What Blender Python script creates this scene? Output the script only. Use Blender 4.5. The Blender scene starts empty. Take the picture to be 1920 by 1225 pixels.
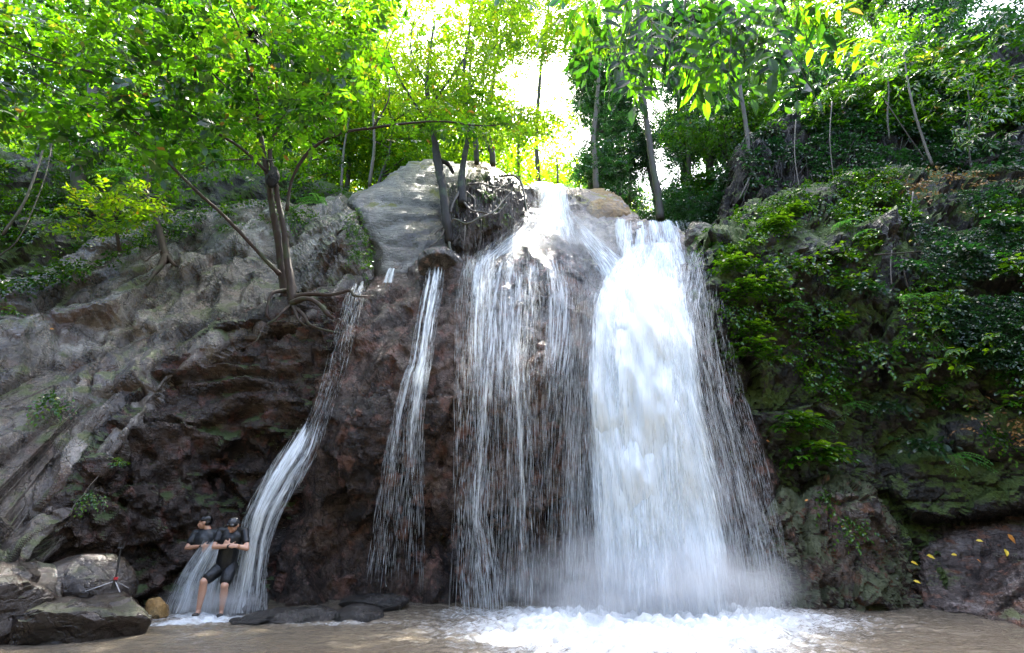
import bpy, bmesh, math, random
import numpy as np
from mathutils import Vector, Matrix
R = math.radians
rng = np.random.default_rng(7)
random.seed(7)
sc = bpy.context.scene
col = sc.collection

# ------------------------------------------------------------------ camera
PITCH = 22.0; FPX = 900.0; CAMZ = 1.55
cam_d = bpy.data.cameras.new('camera'); cam = bpy.data.objects.new('camera', cam_d); col.objects.link(cam)
cam.location = (0, 0, CAMZ); cam.rotation_euler = (R(90+PITCH), 0, 0)
cam_d.sensor_width = 36; cam_d.lens = FPX/1920*36; cam_d.clip_start = .05; cam_d.clip_end = 2000
sc.camera = cam
# ------------------------------------------------------------------ sky and sun
SUN_EL, SUN_AZ = 66.0, 14.0            # azimuth measured from +Y towards +X (behind the falls, a little to the right)
w = bpy.data.worlds.new('World'); sc.world = w; w.use_nodes = True
nt = w.node_tree; bg = nt.nodes['Background']
sky = nt.nodes.new('ShaderNodeTexSky'); sky.sky_type = 'NISHITA'; sky.sun_disc = False
sky.sun_elevation = R(SUN_EL); sky.sun_rotation = R(SUN_AZ); sky.air_density = 1.0; sky.dust_density = 4.0; sky.ozone_density = .6
nt.links.new(sky.outputs[0], bg.inputs[0]); bg.inputs[1].default_value = 0.15
sd = bpy.data.lights.new('sun', 'SUN'); sd.energy = 5.0; sd.angle = R(0.5); sd.color = (1, .95, .86)
sun = bpy.data.objects.new('sun', sd); col.objects.link(sun)
sv = Vector((math.sin(R(SUN_AZ))*math.cos(R(SUN_EL)), math.cos(R(SUN_AZ))*math.cos(R(SUN_EL)), math.sin(R(SUN_EL))))
sun.rotation_euler = sv.to_track_quat('Z', 'Y').to_euler(); sun.location = sv*60
sc.view_settings.view_transform = 'Standard'; sc.view_settings.look = 'None'
sc.view_settings.gamma = 1; sc.view_settings.exposure = 3.3
sc.cycles.use_denoising = True; sc.cycles.max_bounces = 8; sc.cycles.diffuse_bounces = 3
sc.cycles.transmission_bounces = 6; sc.cycles.transparent_max_bounces = 24; sc.cycles.glossy_bounces = 2
sc.cycles.sample_clamp_indirect = 8

# ------------------------------------------------------------------ helpers
CP, SP = math.cos(R(PITCH)), math.sin(R(PITCH))
def at(px, py, Y):
    """point on the view through (px,py) of the 1920 px picture at forward distance Y"""
    px = np.asarray(px, float); py = np.asarray(py, float); Y = np.asarray(Y, float)
    xc = (px-960)/FPX; yc = -(py-612.5)/FPX
    dy = CP-yc*SP; dz = SP+yc*CP
    return np.stack([xc*Y/dy, Y+0*xc, CAMZ+dz*Y/dy], -1)
def yw(py):                         # forward distance where row py meets the water
    yc = -(py-612.5)/FPX
    return -CAMZ*(CP-yc*SP)/(SP+yc*CP)
def tag(o, label=None, cat=None, group=None, kind=None):
    if label: o['label'] = label
    if cat: o['category'] = cat
    if group: o['group'] = group
    if kind: o['kind'] = kind
    return o
def empty(name, loc, label=None, cat=None, group=None):
    o = bpy.data.objects.new(name, None); col.objects.link(o); o.location = loc
    o.empty_display_size = .2
    return tag(o, label, cat, group)
def mesh_np(name, V, faces, mat=None, parent=None, attrs=None, smooth=False, uv=None, matidx=None):
    """faces: list of int arrays (n,k)"""
    V = np.asarray(V, np.float32)
    me = bpy.data.meshes.new(name)
    faces = [np.asarray(f, np.int32) for f in faces if len(f)]
    me.vertices.add(len(V)); me.vertices.foreach_set('co', V.ravel())
    nl = sum(f.size for f in faces); npoly = sum(len(f) for f in faces)
    me.loops.add(nl); me.polygons.add(npoly)
    li = np.concatenate([f.ravel() for f in faces])
    me.loops.foreach_set('vertex_index', li)
    st = []; o = 0
    for f in faces:
        st.append(o+np.arange(len(f))*f.shape[1]); o += f.size
    me.polygons.foreach_set('loop_start', np.concatenate(st).astype(np.int32))
    me.polygons.foreach_set('use_smooth', np.full(npoly, smooth))
    if matidx is not None: me.polygons.foreach_set('material_index', matidx.astype(np.int32))
    me.update(calc_edges=True)
    for k, a in (attrs or {}).items():
        at_ = me.attributes.new(k, 'FLOAT', 'POINT'); at_.data.foreach_set('value', np.asarray(a, np.float32))
    if uv is not None:
        ul = me.uv_layers.new(name='UVMap'); ul.data.foreach_set('uv', uv[li].astype(np.float32).ravel())
    mats = mat if isinstance(mat, (list, tuple)) else [mat]
    for m in mats:
        if m: me.materials.append(m)
    ob = bpy.data.objects.new(name, me); col.objects.link(ob)
    if parent: ob.parent = parent; ob.matrix_parent_inverse = Matrix.Translation(-Vector(parent.location))
    return ob
class MB:
    """collects pieces of one mesh"""
    def __init__(s): s.V = []; s.F = {3: [], 4: []}; s.n = 0; s.A = []
    def add(s, V, F, a=0.5):
        V = np.asarray(V, float).reshape(-1, 3)
        for f in F:
            f = np.asarray(f, int)
            if f.size: s.F[f.shape[1]].append(f+s.n)
        s.V.append(V); s.A.append(np.broadcast_to(np.asarray(a, float), (len(V),))); s.n += len(V)
    def build(s, name, mat, parent=None, smooth=False):
        F = [np.concatenate(s.F[k]) for k in (3, 4) if s.F[k]]
        return mesh_np(name, np.concatenate(s.V), F, mat, parent, {'tint': np.concatenate(s.A)}, smooth)
    def tube(s, pts, rad, sides=7, sub=5, wob=0.0, a=0.5):
        pts = np.asarray(pts, float); rad = np.asarray(rad, float)
        if rad.ndim == 0: rad = np.full(len(pts), float(rad))
        if sub > 1 and len(pts) > 2:
            P = np.vstack([2*pts[0]-pts[1], pts, 2*pts[-1]-pts[-2]]); out = []; ro = []
            for i in range(len(pts)-1):
                for t in np.arange(sub)/sub:
                    p0, p1, p2, p3 = P[i:i+4]
                    out.append(.5*((2*p1)+(-p0+p2)*t+(2*p0-5*p1+4*p2-p3)*t*t+(-p0+3*p1-3*p2+p3)*t**3))
                    ro.append(rad[i]*(1-t)+rad[i+1]*t)
            out.append(pts[-1]); ro.append(rad[-1]); pts = np.array(out); rad = np.array(ro)
        n = len(pts)
        T = np.gradient(pts, axis=0); T /= np.linalg.norm(T, axis=1, keepdims=True)+1e-9
        ref = np.array([.3, 1, .1]) if abs(T[:, 2]).mean() > .5 else np.array([.1, .2, 1])
        U = np.cross(T, ref); U /= np.linalg.norm(U, axis=1, keepdims=True)+1e-9
        W = np.cross(T, U)
        an = np.linspace(0, 2*np.pi, sides, endpoint=False)
        rr = rad[:, None]*(1+wob*(rng.random((n, sides))-.5))
        V = pts[:, None]+rr[..., None]*(np.cos(an)[None, :, None]*U[:, None]+np.sin(an)[None, :, None]*W[:, None])
        i = np.arange(n-1)[:, None]*sides; j = np.arange(sides)[None]; j2 = (j+1) % sides
        F = np.stack([i+j, i+j2, i+sides+j2, i+sides+j], -1).reshape(-1, 4)
        V = np.vstack([V.reshape(-1, 3), pts[0], pts[-1]]); c0 = n*sides
        jj = np.arange(sides); jn = (jj+1) % sides
        cap = np.vstack([np.stack([np.full(sides, c0), jn, jj], 1), np.stack([np.full(sides, c0+1), (n-1)*sides+jj, (n-1)*sides+jn], 1)])
        s.add(V, [F, cap], a)
def build_two(name, leaves, wood, mats, parent=None):
    # leaves and their own twigs as one mesh with two materials
    V = np.concatenate(leaves.V+wood.V); n = leaves.n
    F3 = [f for f in leaves.F[3]]+[f+n for f in wood.F[3]]; F4 = leaves.F[4]+[f+n for f in wood.F[4]]
    i3 = [0]*sum(map(len, leaves.F[3]))+[1]*sum(map(len, wood.F[3])); i4 = [0]*sum(map(len, leaves.F[4]))+[1]*sum(map(len, wood.F[4]))
    F = [np.concatenate(f) for f in (F3, F4) if f]
    return mesh_np(name, V, F, mats, parent, {'tint': np.concatenate(leaves.A+wood.A)}, matidx=np.array(i3+i4))
def nrm(v): return v/(np.linalg.norm(v, axis=-1, keepdims=True)+1e-9)
# ---- numpy noise
def _h(ix, iy, iz, s):
    h = (ix.astype(np.int64)*374761393+iy.astype(np.int64)*668265263+iz.astype(np.int64)*2147483647+s*1274126177) & 0xffffffff
    h = ((h ^ (h >> 13))*1274126177) & 0xffffffff
    h = ((h ^ (h >> 15))*2246822519) & 0xffffffff
    return ((h ^ (h >> 16)) & 0xffffff)/16777216.0
def vnoise(p, s=0):
    i = np.floor(p); f = p-i; f = f*f*(3-2*f); i = i.astype(np.int64); o = 0
    for a in (0, 1):
        for b in (0, 1):
            for c in (0, 1):
                wt = (f[..., 0] if a else 1-f[..., 0])*(f[..., 1] if b else 1-f[..., 1])*(f[..., 2] if c else 1-f[..., 2])
                o = o+wt*_h(i[..., 0]+a, i[..., 1]+b, i[..., 2]+c, s)
    return o*2-1
def fbm(p, o=4, s=0, g=.5):
    a = 1; t = 0
    for k in range(o): t = t+a*vnoise(p*2**k+k*13.7, s+k); a *= g
    return t
def worley(p, s=0):
    i = np.floor(p).astype(np.int64); F1 = np.full(len(p), 9.); F2 = F1.copy(); C = np.zeros_like(p); I = np.zeros_like(i)
    for a in (-1, 0, 1):
        for b in (-1, 0, 1):
            for c in (-1, 0, 1):
                j = i+np.array([a, b, c])
                q = j+np.stack([_h(j[:, 0], j[:, 1], j[:, 2], s+k) for k in (1, 2, 3)], 1)
                d = np.linalg.norm(p-q, axis=1)
                n1 = d < F1
                F2 = np.where(n1, F1, np.minimum(F2, d)); F1 = np.where(n1, d, F1)
                C[n1] = q[n1]; I[n1] = j[n1]
    return F1, F2, C, I
def facet(p, s=0):
    F1, F2, C, I = worley(p, s)
    n = np.stack([_h(I[:, 0], I[:, 1], I[:, 2], s+k) for k in (11, 12, 13)], 1)*2-1
    h = _h(I[:, 0], I[:, 1], I[:, 2], s+14)-.5
    return ((p-C)*n).sum(1)*1.1+h*.7, F2-F1
def stretch(p, d, k):
    d = np.array(d, float); d /= np.linalg.norm(d)
    return p-np.outer(p@d, d)*(1-1/k)
def sstep(x, a, b):
    t = np.clip((x-a)/(b-a), 0, 1); return t*t*(3-2*t)
# ---- polygons in picture coordinates
def rough_poly(poly, amp, seed, n=4):
    P = np.array(poly, float); r = np.random.default_rng(seed)
    for k in range(n):
        Q = np.roll(P, -1, 0); mid = (P+Q)/2; d = Q-P
        L = np.linalg.norm(d, axis=1, keepdims=True)
        nn = np.stack([-d[:, 1], d[:, 0]], 1)/(L+1e-9)
        mid = mid+nn*(r.random((len(P), 1))-.5)*np.minimum(L*.28, amp)
        P = np.stack([P, mid], 1).reshape(-1, 2); amp *= .6
    return P
def inside(x, y, P):
    x = np.asarray(x, float); y = np.asarray(y, float); c = np.zeros(x.shape, bool)
    x1, y1 = P[-1]
    for x2, y2 in P:
        if y1 != y2:
            t = ((y1 > y) != (y2 > y)) & (x < (x2-x1)*(y-y1)/(y2-y1)+x1)
            c ^= t
        x1, y1 = x2, y2
    return c
def near_poly(x, y, P):
    best = np.full(x.shape, 1e9); bx = x.copy(); by = y.copy()
    for (x1, y1), (x2, y2) in zip(P, np.roll(P, -1, 0)):
        dx, dy = x2-x1, y2-y1; t = np.clip(((x-x1)*dx+(y-y1)*dy)/(dx*dx+dy*dy+1e-9), 0, 1)
        qx, qy = x1+t*dx, y1+t*dy; d = np.hypot(x-qx, y-qy); m = d < best
        best[m] = d[m]; bx[m] = qx[m]; by[m] = qy[m]
    return best, bx, by
def rbf(ctrl):
    c = np.array(ctrl, float); X = c[:, :2]/100; n = len(c)
    def K(r): return r
    A = np.zeros((n+3, n+3)); A[:n, :n] = K(np.linalg.norm(X[:, None]-X[None], axis=2))
    A[:n, n:] = np.c_[np.ones(n), X]; A[n:, :n] = A[:n, n:].T
    w_ = np.linalg.lstsq(A, np.r_[c[:, 2], 0, 0, 0], rcond=None)[0]
    def f(x, y):
        x = np.asarray(x, float); y = np.asarray(y, float); sh = x.shape; q = np.stack([x.ravel(), y.ravel()], 1)/100
        return (K(np.linalg.norm(q[:, None]-X[None], axis=2))@w_[:n]+w_[n]+q@w_[n+1:]).reshape(sh)
    return f
SURF = []      # (outline, depth function)
def surf(px, py):
    """forward distance of the front-most rock at a point of the picture (14 where none)"""
    px = np.atleast_1d(np.asarray(px, float)); py = np.atleast_1d(np.asarray(py, float))
    o = np.full(px.shape, 99.)
    for P, f in SURF:
        m = inside(px, py, P)
        if m.any(): o[m] = np.minimum(o[m], f(px[m], py[m]))
    return np.where(o > 98, 14.5, o)
def relief(name, outline, ctrl, mat, step=4.0, edge=26, edepth=.5, back=1.5, disp=None, seed=1, rough=14, register=True, relax=0):
    """a rock mass: its own outline, relief, rounded rim and thickness"""
    P = rough_poly(outline, rough, seed); f = rbf(ctrl)
    if register: SURF.append((P, f))
    x0, y0 = P.min(0)-step; x1, y1 = P.max(0)+step
    xs = np.arange(x0, x1+step, step); ys = np.arange(y0, y1+step, step)
    X, Y = np.meshgrid(xs, ys); sh = X.shape
    ins = inside(X, Y, P); D, BX, BY = near_poly(X, Y, P)
    ok = ins | (D < step*.75)
    out = ok & ~ins; X = np.where(out, BX, X); Y = np.where(out, BY, Y); D = np.where(out, 0, D)
    c = ok[:-1, :-1] & ok[1:, :-1] & ok[:-1, 1:] & ok[1:, 1:]
    idx = np.arange(X.size).reshape(sh)
    F = np.stack([idx[:-1, :-1][c], idx[1:, :-1][c], idx[1:, 1:][c], idx[:-1, 1:][c]], 1)
    used = np.unique(F); mp = np.full(X.size, -1); mp[used] = np.arange(len(used)); F = mp[F]
    x, y, d = X.ravel()[used], Y.ravel()[used], D.ravel()[used]
    t = np.clip(d/edge, 0, 1); dep = f(x, y)+edepth*(1-np.sqrt(1-(1-t)**2))
    V = at(x, y, dep)
    fn = np.cross(V[F[:, 1]]-V[F[:, 0]], V[F[:, 2]]-V[F[:, 0]]); fn = nrm(fn)
    N = np.zeros_like(V)
    for k in range(4): np.add.at(N, F[:, k], fn)
    N = nrm(nrm(N)*.7+np.array([0, -.5, 0]))
    if disp is not None: V = V+N*(disp(V)*(.4+.6*np.clip(d/(edge*1.6), 0, 1)))[:, None]
    for _ in range(relax):
        ne = np.concatenate([F[:, [0, 1]], F[:, [1, 2]], F[:, [2, 3]], F[:, [3, 0]]]); ne = np.concatenate([ne, ne[:, ::-1]])
        acc = np.stack([np.bincount(ne[:, 0], V[ne[:, 1], k], len(V)) for k in range(3)], 1); V = .45*V+.55*acc/np.bincount(ne[:, 0], minlength=len(V))[:, None]
    E = np.concatenate([F[:, [0, 1]], F[:, [1, 2]], F[:, [2, 3]], F[:, [3, 0]]])
    key = E[:, 0].astype(np.int64)*len(V)+E[:, 1]; rk = E[:, 1].astype(np.int64)*len(V)+E[:, 0]
    B = E[~np.isin(key, rk)]
    bv = np.unique(B); n = len(V); m2 = np.full(n, -1); m2[bv] = np.arange(len(bv)); nb = len(bv)
    K = 8; rings = []; base = V[bv]; cen = base.mean(0)
    for k in range(1, K+1):
        f_ = k/K; q = base+np.array([0, back*f_, -.08*back*f_]); q = q+(cen+np.array([0, back, 0])-q)*np.array([1, 0, 1])*(.12*f_**2)
        if disp is not None: q = q+nrm(q-cen-np.array([0, back, 0]))*(disp(q)*(.4+.3*f_))[:, None]
        rings.append(q)
    b0, b1 = m2[B[:, 0]], m2[B[:, 1]]
    Sk = [np.stack([B[:, 1], B[:, 0], n+b0, n+b1], 1)]
    for k in range(K-1): Sk.append(np.stack([n+k*nb+b1, n+k*nb+b0, n+(k+1)*nb+b0, n+(k+1)*nb+b1], 1))
    o_ = n+(K-1)*nb; Tri = np.stack([o_+b1, o_+b0, np.full(len(B), n+K*nb)], 1)
    return mesh_np(name, np.vstack([V]+rings+[rings[-1].mean(0)[None]]), [np.vstack([F]+Sk), Tri], mat)

# ------------------------------------------------------------------ materials
class NT:
    def __init__(s, name):
        s.m = bpy.data.materials.new(name); s.m.use_nodes = True; s.t = s.m.node_tree; s.t.nodes.clear()
        s.out = s.n('ShaderNodeOutputMaterial')
    def n(s, ty, **kw):
        x = s.t.nodes.new(ty)
        for k, v in kw.items():
            if k.startswith('_'): setattr(x, k[1:], v)
        return x
    def l(s, a, b): s.t.links.new(a, b)
    def tex(s, kind, vec, scale, detail=4, rough=.55, dist=0):
        x = s.n('ShaderNodeTex'+kind); x.inputs['Scale'].default_value = scale
        if kind == 'Noise':
            x.inputs['Detail'].default_value = detail; x.inputs['Roughness'].default_value = rough; x.inputs['Distortion'].default_value = dist
        s.l(vec, x.inputs['Vector']); return x
    def vec(s, scale=(1, 1, 1), rot=(0, 0, 0), src='Object'):
        tc = s.n('ShaderNodeTexCoord'); mp = s.n('ShaderNodeMapping'); s.l(tc.outputs[src], mp.inputs[0])
        mp.inputs['Scale'].default_value = scale; mp.inputs['Rotation'].default_value = rot; return mp.outputs[0]
    def ramp(s, fac, stops):
        r_ = s.n('ShaderNodeValToRGB'); e = r_.color_ramp.elements
        while len(e) < len(stops): e.new(.5)
        for el, (p, c) in zip(e, stops):
            el.position = p; el.color = (*c, 1) if len(c) == 3 else c
        s.l(fac, r_.inputs[0]); return r_.outputs[0]
    def mix(s, fac, a, b, bt='MIX'):
        x = s.n('ShaderNodeMix', _data_type='RGBA', _blend_type=bt)
        for v, i in ((fac, 0), (a, 6), (b, 7)):
            if isinstance(v, (int, float)): x.inputs[i].default_value = v
            elif isinstance(v, tuple): x.inputs[i].default_value = (*v, 1)
            else: s.l(v, x.inputs[i])
        return x.outputs[2]
    def math(s, op, a, b=0.0, c=None):
        x = s.n('ShaderNodeMath', _operation=op)
        for v, i in ((a, 0), (b, 1), (c, 2)):
            if v is None: continue
            if isinstance(v, (int, float)): x.inputs[i].default_value = v
            else: s.l(v, x.inputs[i])
        return x.outputs[0]
    def mr(s, v, a, b, c=0., d=1.):
        x = s.n('ShaderNodeMapRange'); x.interpolation_type = 'SMOOTHSTEP'; s.l(v, x.inputs[0])
        for i, q in enumerate((a, b, c, d)): x.inputs[i+1].default_value = q
        return x.outputs[0]
    def bump(s, h, st, dist, prev=None):
        b = s.n('ShaderNodeBump'); b.inputs['Strength'].default_value = st; b.inputs['Distance'].default_value = dist
        s.l(h, b.inputs['Height'])
        if prev: s.l(prev, b.inputs['Normal'])
        return b.outputs[0]
def g3(*c): return tuple(c)
def rock_mat(name, c1, c2, c3, rough=(.25, .6), moss=None, mossamt=.5, sc_=1.0, st=(1, 1, 1), rot=(0, 0, 0), bmp=.8, vein=None, spec=.5):
    m = NT(name); v = m.vec(st, rot); vo = m.vec()
    n1 = m.tex('Noise', v, 1.1*sc_, 6, .6, .3); n2 = m.tex('Noise', v, 7*sc_, 6, .65); n3 = m.tex('Noise', vo, 30*sc_, 4, .6)
    c = m.ramp(n1.outputs[0], [(.32, c1), (.5, c2), (.68, c3)])
    k2 = m.ramp(n2.outputs[0], [(.3, (.45, .45, .45)), (.55, (1, 1, 1)), (.75, (1.35, 1.35, 1.35))])
    c = m.mix(1.0, c, k2, 'MULTIPLY')
    k3 = m.ramp(n3.outputs[0], [(.3, (.7, .7, .7)), (.7, (1.25, 1.25, 1.25))]); c = m.mix(.7, c, k3, 'MULTIPLY')
    vr = m.tex('Voronoi', v, 1.6*sc_); vr.feature = 'DISTANCE_TO_EDGE'
    dist = m.tex('Noise', vo, 3.0, 3); vadd = m.n('ShaderNodeVectorMath', _operation='MULTIPLY_ADD')
    m.l(dist.outputs[1], vadd.inputs[0]); vadd.inputs[1].default_value = (.5, .5, .5); m.l(v, vadd.inputs[2]); m.l(vadd.outputs[0], vr.inputs['Vector'])
    crack = m.mr(vr.outputs['Distance'], 0, .035, 0, 1)
    v2 = m.n('ShaderNodeTexVoronoi', _feature='DISTANCE_TO_EDGE'); v2.inputs['Scale'].default_value = .75*sc_; m.l(vadd.outputs[0], v2.inputs['Vector'])
    big = m.mr(v2.outputs['Distance'], 0, .02, .22, 1); sel = m.mr(m.tex('Noise', vo, .9, 2).outputs[0], .42, .55)
    c = m.mix(sel, c, m.mix(1.0, c, big, 'MULTIPLY'))
    wetn = m.tex('Noise', m.vec((.5, .5, .28)), 1.1, 5, .62, .6); wet = m.mr(wetn.outputs[0], .47, .6)
    c = m.mix(wet, c, m.mix(1.0, c, (.42, .38, .36), 'MULTIPLY'))
    if vein:
        n4 = m.tex('Noise', v, 2.3*sc_, 5, .6); c = m.mix(m.mr(n4.outputs[0], .52, .66), c, vein)
    if moss:
        ge = m.n('ShaderNodeNewGeometry'); sx = m.n('ShaderNodeSeparateXYZ'); m.l(ge.outputs['Normal'], sx.inputs[0])
        n5 = m.tex('Noise', vo, 1.3, 6, .62); a = m.math('ADD', n5.outputs[0], m.math('MULTIPLY', sx.outputs[2], .18))
        f = m.mr(a, .72-mossamt*.3, .82-mossamt*.3); n6 = m.tex('Noise', vo, 14, 4)
        mc = m.mix(n6.outputs[0], moss, tuple(x*2.1 for x in moss)); c = m.mix(f, c, mc)
    b = m.n('ShaderNodeBsdfPrincipled'); m.l(c, b.inputs['Base Color'])
    nr = m.tex('Noise', vo, 2.1, 5, .7)
    rr = m.mr(nr.outputs[0], .35, .65, rough[0], rough[1])
    rr = m.math('MULTIPLY', rr, m.math('MULTIPLY_ADD', wet, -.5, 1.0))
    if moss: rr = m.math('ADD', rr, m.math('MULTIPLY', f, .4))
    m.l(rr, b.inputs['Roughness']); b.inputs['Specular IOR Level'].default_value = spec
    h = m.math('ADD', m.math('MULTIPLY', n2.outputs[0], 1.0), m.math('MULTIPLY', crack, .25))
    n7 = m.tex('Noise', v, 22*sc_, 6, .7)
    bm1 = m.bump(h, bmp, .09); bm2 = m.bump(n7.outputs[0], bmp*.8, .03, bm1)
    m.l(bm2, b.inputs['Normal']); m.l(b.outputs[0], m.out.inputs[0]); return m.m
def leaf_mat(name, stops, trans, tamt=.5, rough=.4, veins=False):
    """stops colour the upper side by leaf tint; trans = list of two colours for the light that comes through"""
    m = NT(name); a = m.n('ShaderNodeAttribute'); a.attribute_name = 'tint'
    c = m.ramp(a.outputs['Fac'], stops); tcx = m.ramp(a.outputs['Fac'], [(0, trans[0]), (.85, trans[1]), (1, trans[-1])])
    b = m.n('ShaderNodeBsdfPrincipled'); m.l(c, b.inputs['Base Color']); b.inputs['Roughness'].default_value = rough
    t = m.n('ShaderNodeBsdfTranslucent'); m.l(tcx, t.inputs[0])
    x = m.n('ShaderNodeMixShader'); x.inputs[0].default_value = tamt
    m.l(b.outputs[0], x.inputs[1]); m.l(t.outputs[0], x.inputs[2]); m.l(x.outputs[0], m.out.inputs[0]); return m.m
def bark_mat(name, c1, c2, sc_=1):
    m = NT(name); v = m.vec((1, 1, .25)); n1 = m.tex('Noise', v, 9*sc_, 6, .7); n2 = m.tex('Noise', m.vec(), 2.5, 4)
    c = m.mix(n1.outputs[0], c1, c2); c = m.mix(m.mr(n2.outputs[0], .5, .65, 0, .6), c, (.05, .07, .03))
    b = m.n('ShaderNodeBsdfPrincipled'); m.l(c, b.inputs['Base Color']); b.inputs['Roughness'].default_value = .75
    m.l(m.bump(n1.outputs[0], .9, .03), b.inputs['Normal']); m.l(b.outputs[0], m.out.inputs[0]); return m.m
def plain(name, c, rough=.5, noise=.3, sc_=12, spec=.5, bmp=.2):
    m = NT(name); n = m.tex('Noise', m.vec(), sc_, 4); k = m.ramp(n.outputs[0], [(.3, (1-noise,)*3), (.7, (1+noise,)*3)])
    c_ = m.mix(1.0, c, k, 'MULTIPLY'); b = m.n('ShaderNodeBsdfPrincipled'); m.l(c_, b.inputs['Base Color'])
    b.inputs['Roughness'].default_value = rough; b.inputs['Specular IOR Level'].default_value = spec
    m.l(m.bump(n.outputs[0], bmp, .01), b.inputs['Normal']); m.l(b.outputs[0], m.out.inputs[0]); return m.m
# ------------------------------------------------------------------ rock materials
M_slope = rock_mat('grey_slope_rock', (.027, .019, .014), (.11, .087, .071), (.34, .308, .28), (.12, .4), (.045, .055, .015), .36, 1.0, (.7, .9, .5), (0, .7, .3), 1.1, vein=(.085, .05, .035), spec=.8)
M_dark = rock_mat('dark_wet_rock', (0.015, 0.010, 0.008), (0.042, 0.029, 0.023), (0.103, 0.071, 0.056), (.1, .34), (.03, .045, .012), .35, 1.1, bmp=1.0, vein=(.09, .04, .03))
M_mid = rock_mat('brown_wet_rock', (0.024, 0.016, 0.012), (0.078, 0.051, 0.039), (0.209, 0.142, 0.113), (.06, .26), None, 0, 1.2, bmp=1.3, vein=(.15, .075, .055), spec=.6)
M_slab = rock_mat('pale_slab_rock', (0.079, 0.074, 0.069), (0.142, 0.134, 0.124), (0.201, 0.190, 0.179), (.4, .7), (.09, .09, .03), .25, .9, (1, 1, 1.6), (.2, .5, 0), .45)
M_pink = rock_mat('pink_ledge_rock', (0.140, 0.105, 0.084), (0.224, 0.175, 0.154), (0.294, 0.252, 0.224), (.3, .5), (.14, .13, .03), .2, 1.2)
M_ochre = rock_mat('ochre_rock', (.13, .075, .025), (.24, .14, .04), (.26, .18, .08), (.5, .7), None, 0, 1.4, bmp=.4)
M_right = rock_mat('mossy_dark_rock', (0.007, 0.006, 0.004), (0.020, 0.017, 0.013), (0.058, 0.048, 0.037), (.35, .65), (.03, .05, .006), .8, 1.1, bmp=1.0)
M_butt = rock_mat('wet_buttress_rock', (0.025, 0.018, 0.013), (0.075, 0.053, 0.040), (0.188, 0.138, 0.112), (.07, .3), (.04, .048, .018), .75, 1.3, bmp=1.1, vein=(.17, .085, .05), spec=.6)
M_bould = rock_mat('smooth_boulder', (0.014, 0.009, 0.007), (0.028, 0.020, 0.015), (0.056, 0.042, 0.035), (.1, .3), (.03, .032, .016), .1, 1.4, bmp=.5)
M_slab2 = rock_mat('streaked_grey_rock', (0.048, 0.044, 0.044), (0.120, 0.112, 0.112), (0.240, 0.216, 0.208), (.12, .35), None, 0, 1.4, (1, 1, 1), (0, .8, 0), 1.0, vein=(.3, .2, .18), spec=.6)
M_bslab = rock_mat('wet_grey_slab', (.07, .05, .04), (.17, .135, .12), (.34, .3, .28), (.08, .3), (.05, .06, .02), .1, 1.5, (1, 1, 3), (0, .5, 0), .9, vein=(.17, .08, .05), spec=.7)
M_wetb = rock_mat('black_wet_boulder', (0.010, 0.009, 0.008), (0.022, 0.020, 0.019), (0.044, 0.039, 0.036), (.08, .3), None, 0, 2.0, bmp=.9, spec=.7)
M_soil = rock_mat('root_soil', (0.005, 0.003, 0.002), (0.014, 0.009, 0.005), (0.030, 0.019, 0.011), (.7, .9), (.035, .05, .01), .35, 1.6, (1.5, 1.5, .5), bmp=1.2)
M_rootw = rock_mat('rooty_soil_wall', (0.035, 0.025, 0.017), (0.084, 0.059, 0.045), (0.182, 0.140, 0.119), (.45, .7), (.06, .075, .015), .45, 1.8, (2.4, 2.4, .35), bmp=1.2)
M_hill = rock_mat('forest_floor', (.02, .02, .008), (.05, .05, .02), (.1, .075, .04), (.7, .9), (.03, .06, .01), .7, .8)

def disp(a1=.28, a2=.13, a3=.05, ac=.06, sd=(0.6, .2, .75), k=1.8, s=0, f=1.0, a0=.2, lay=0., ln=(-.55, .5, .67), lf=2.2):
    ln = np.array(ln)/np.linalg.norm(ln)
    def g(V):
        q = stretch(V, sd, k)*f
        d0 = fbm(q*.45, 3, s+3)
        q = q+fbm(q*.9, 2, s+40)[:, None]*.15
        f1, e1 = facet(q*.8, s); f2, e2 = facet(q*2.1, s+20)
        f3, e3 = facet(q*5.5, s+30)
        o = a0*d0+a1*1.35*f1+a2*1.25*f2+.06*f3*(a2/.13)+a3*fbm(q*9, 3, s+7)-ac*np.exp(-e1/.04)-ac*.5*np.exp(-e2/.05)
        if lay:
            t = V@ln*lf+1.1*fbm(V*.5, 3, s+50); ft = t-np.floor(t); m = .35+.65*vnoise(V*.7, s+51)
            o = o+lay*(np.where(ft < .62, ft/.62, (1-ft)/.38)-.5)*np.clip(m, 0, 1)
        return o
    return g

def S(name, label, *a, **k):
    return tag(relief(name, *a, **k), label, kind='structure')
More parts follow.
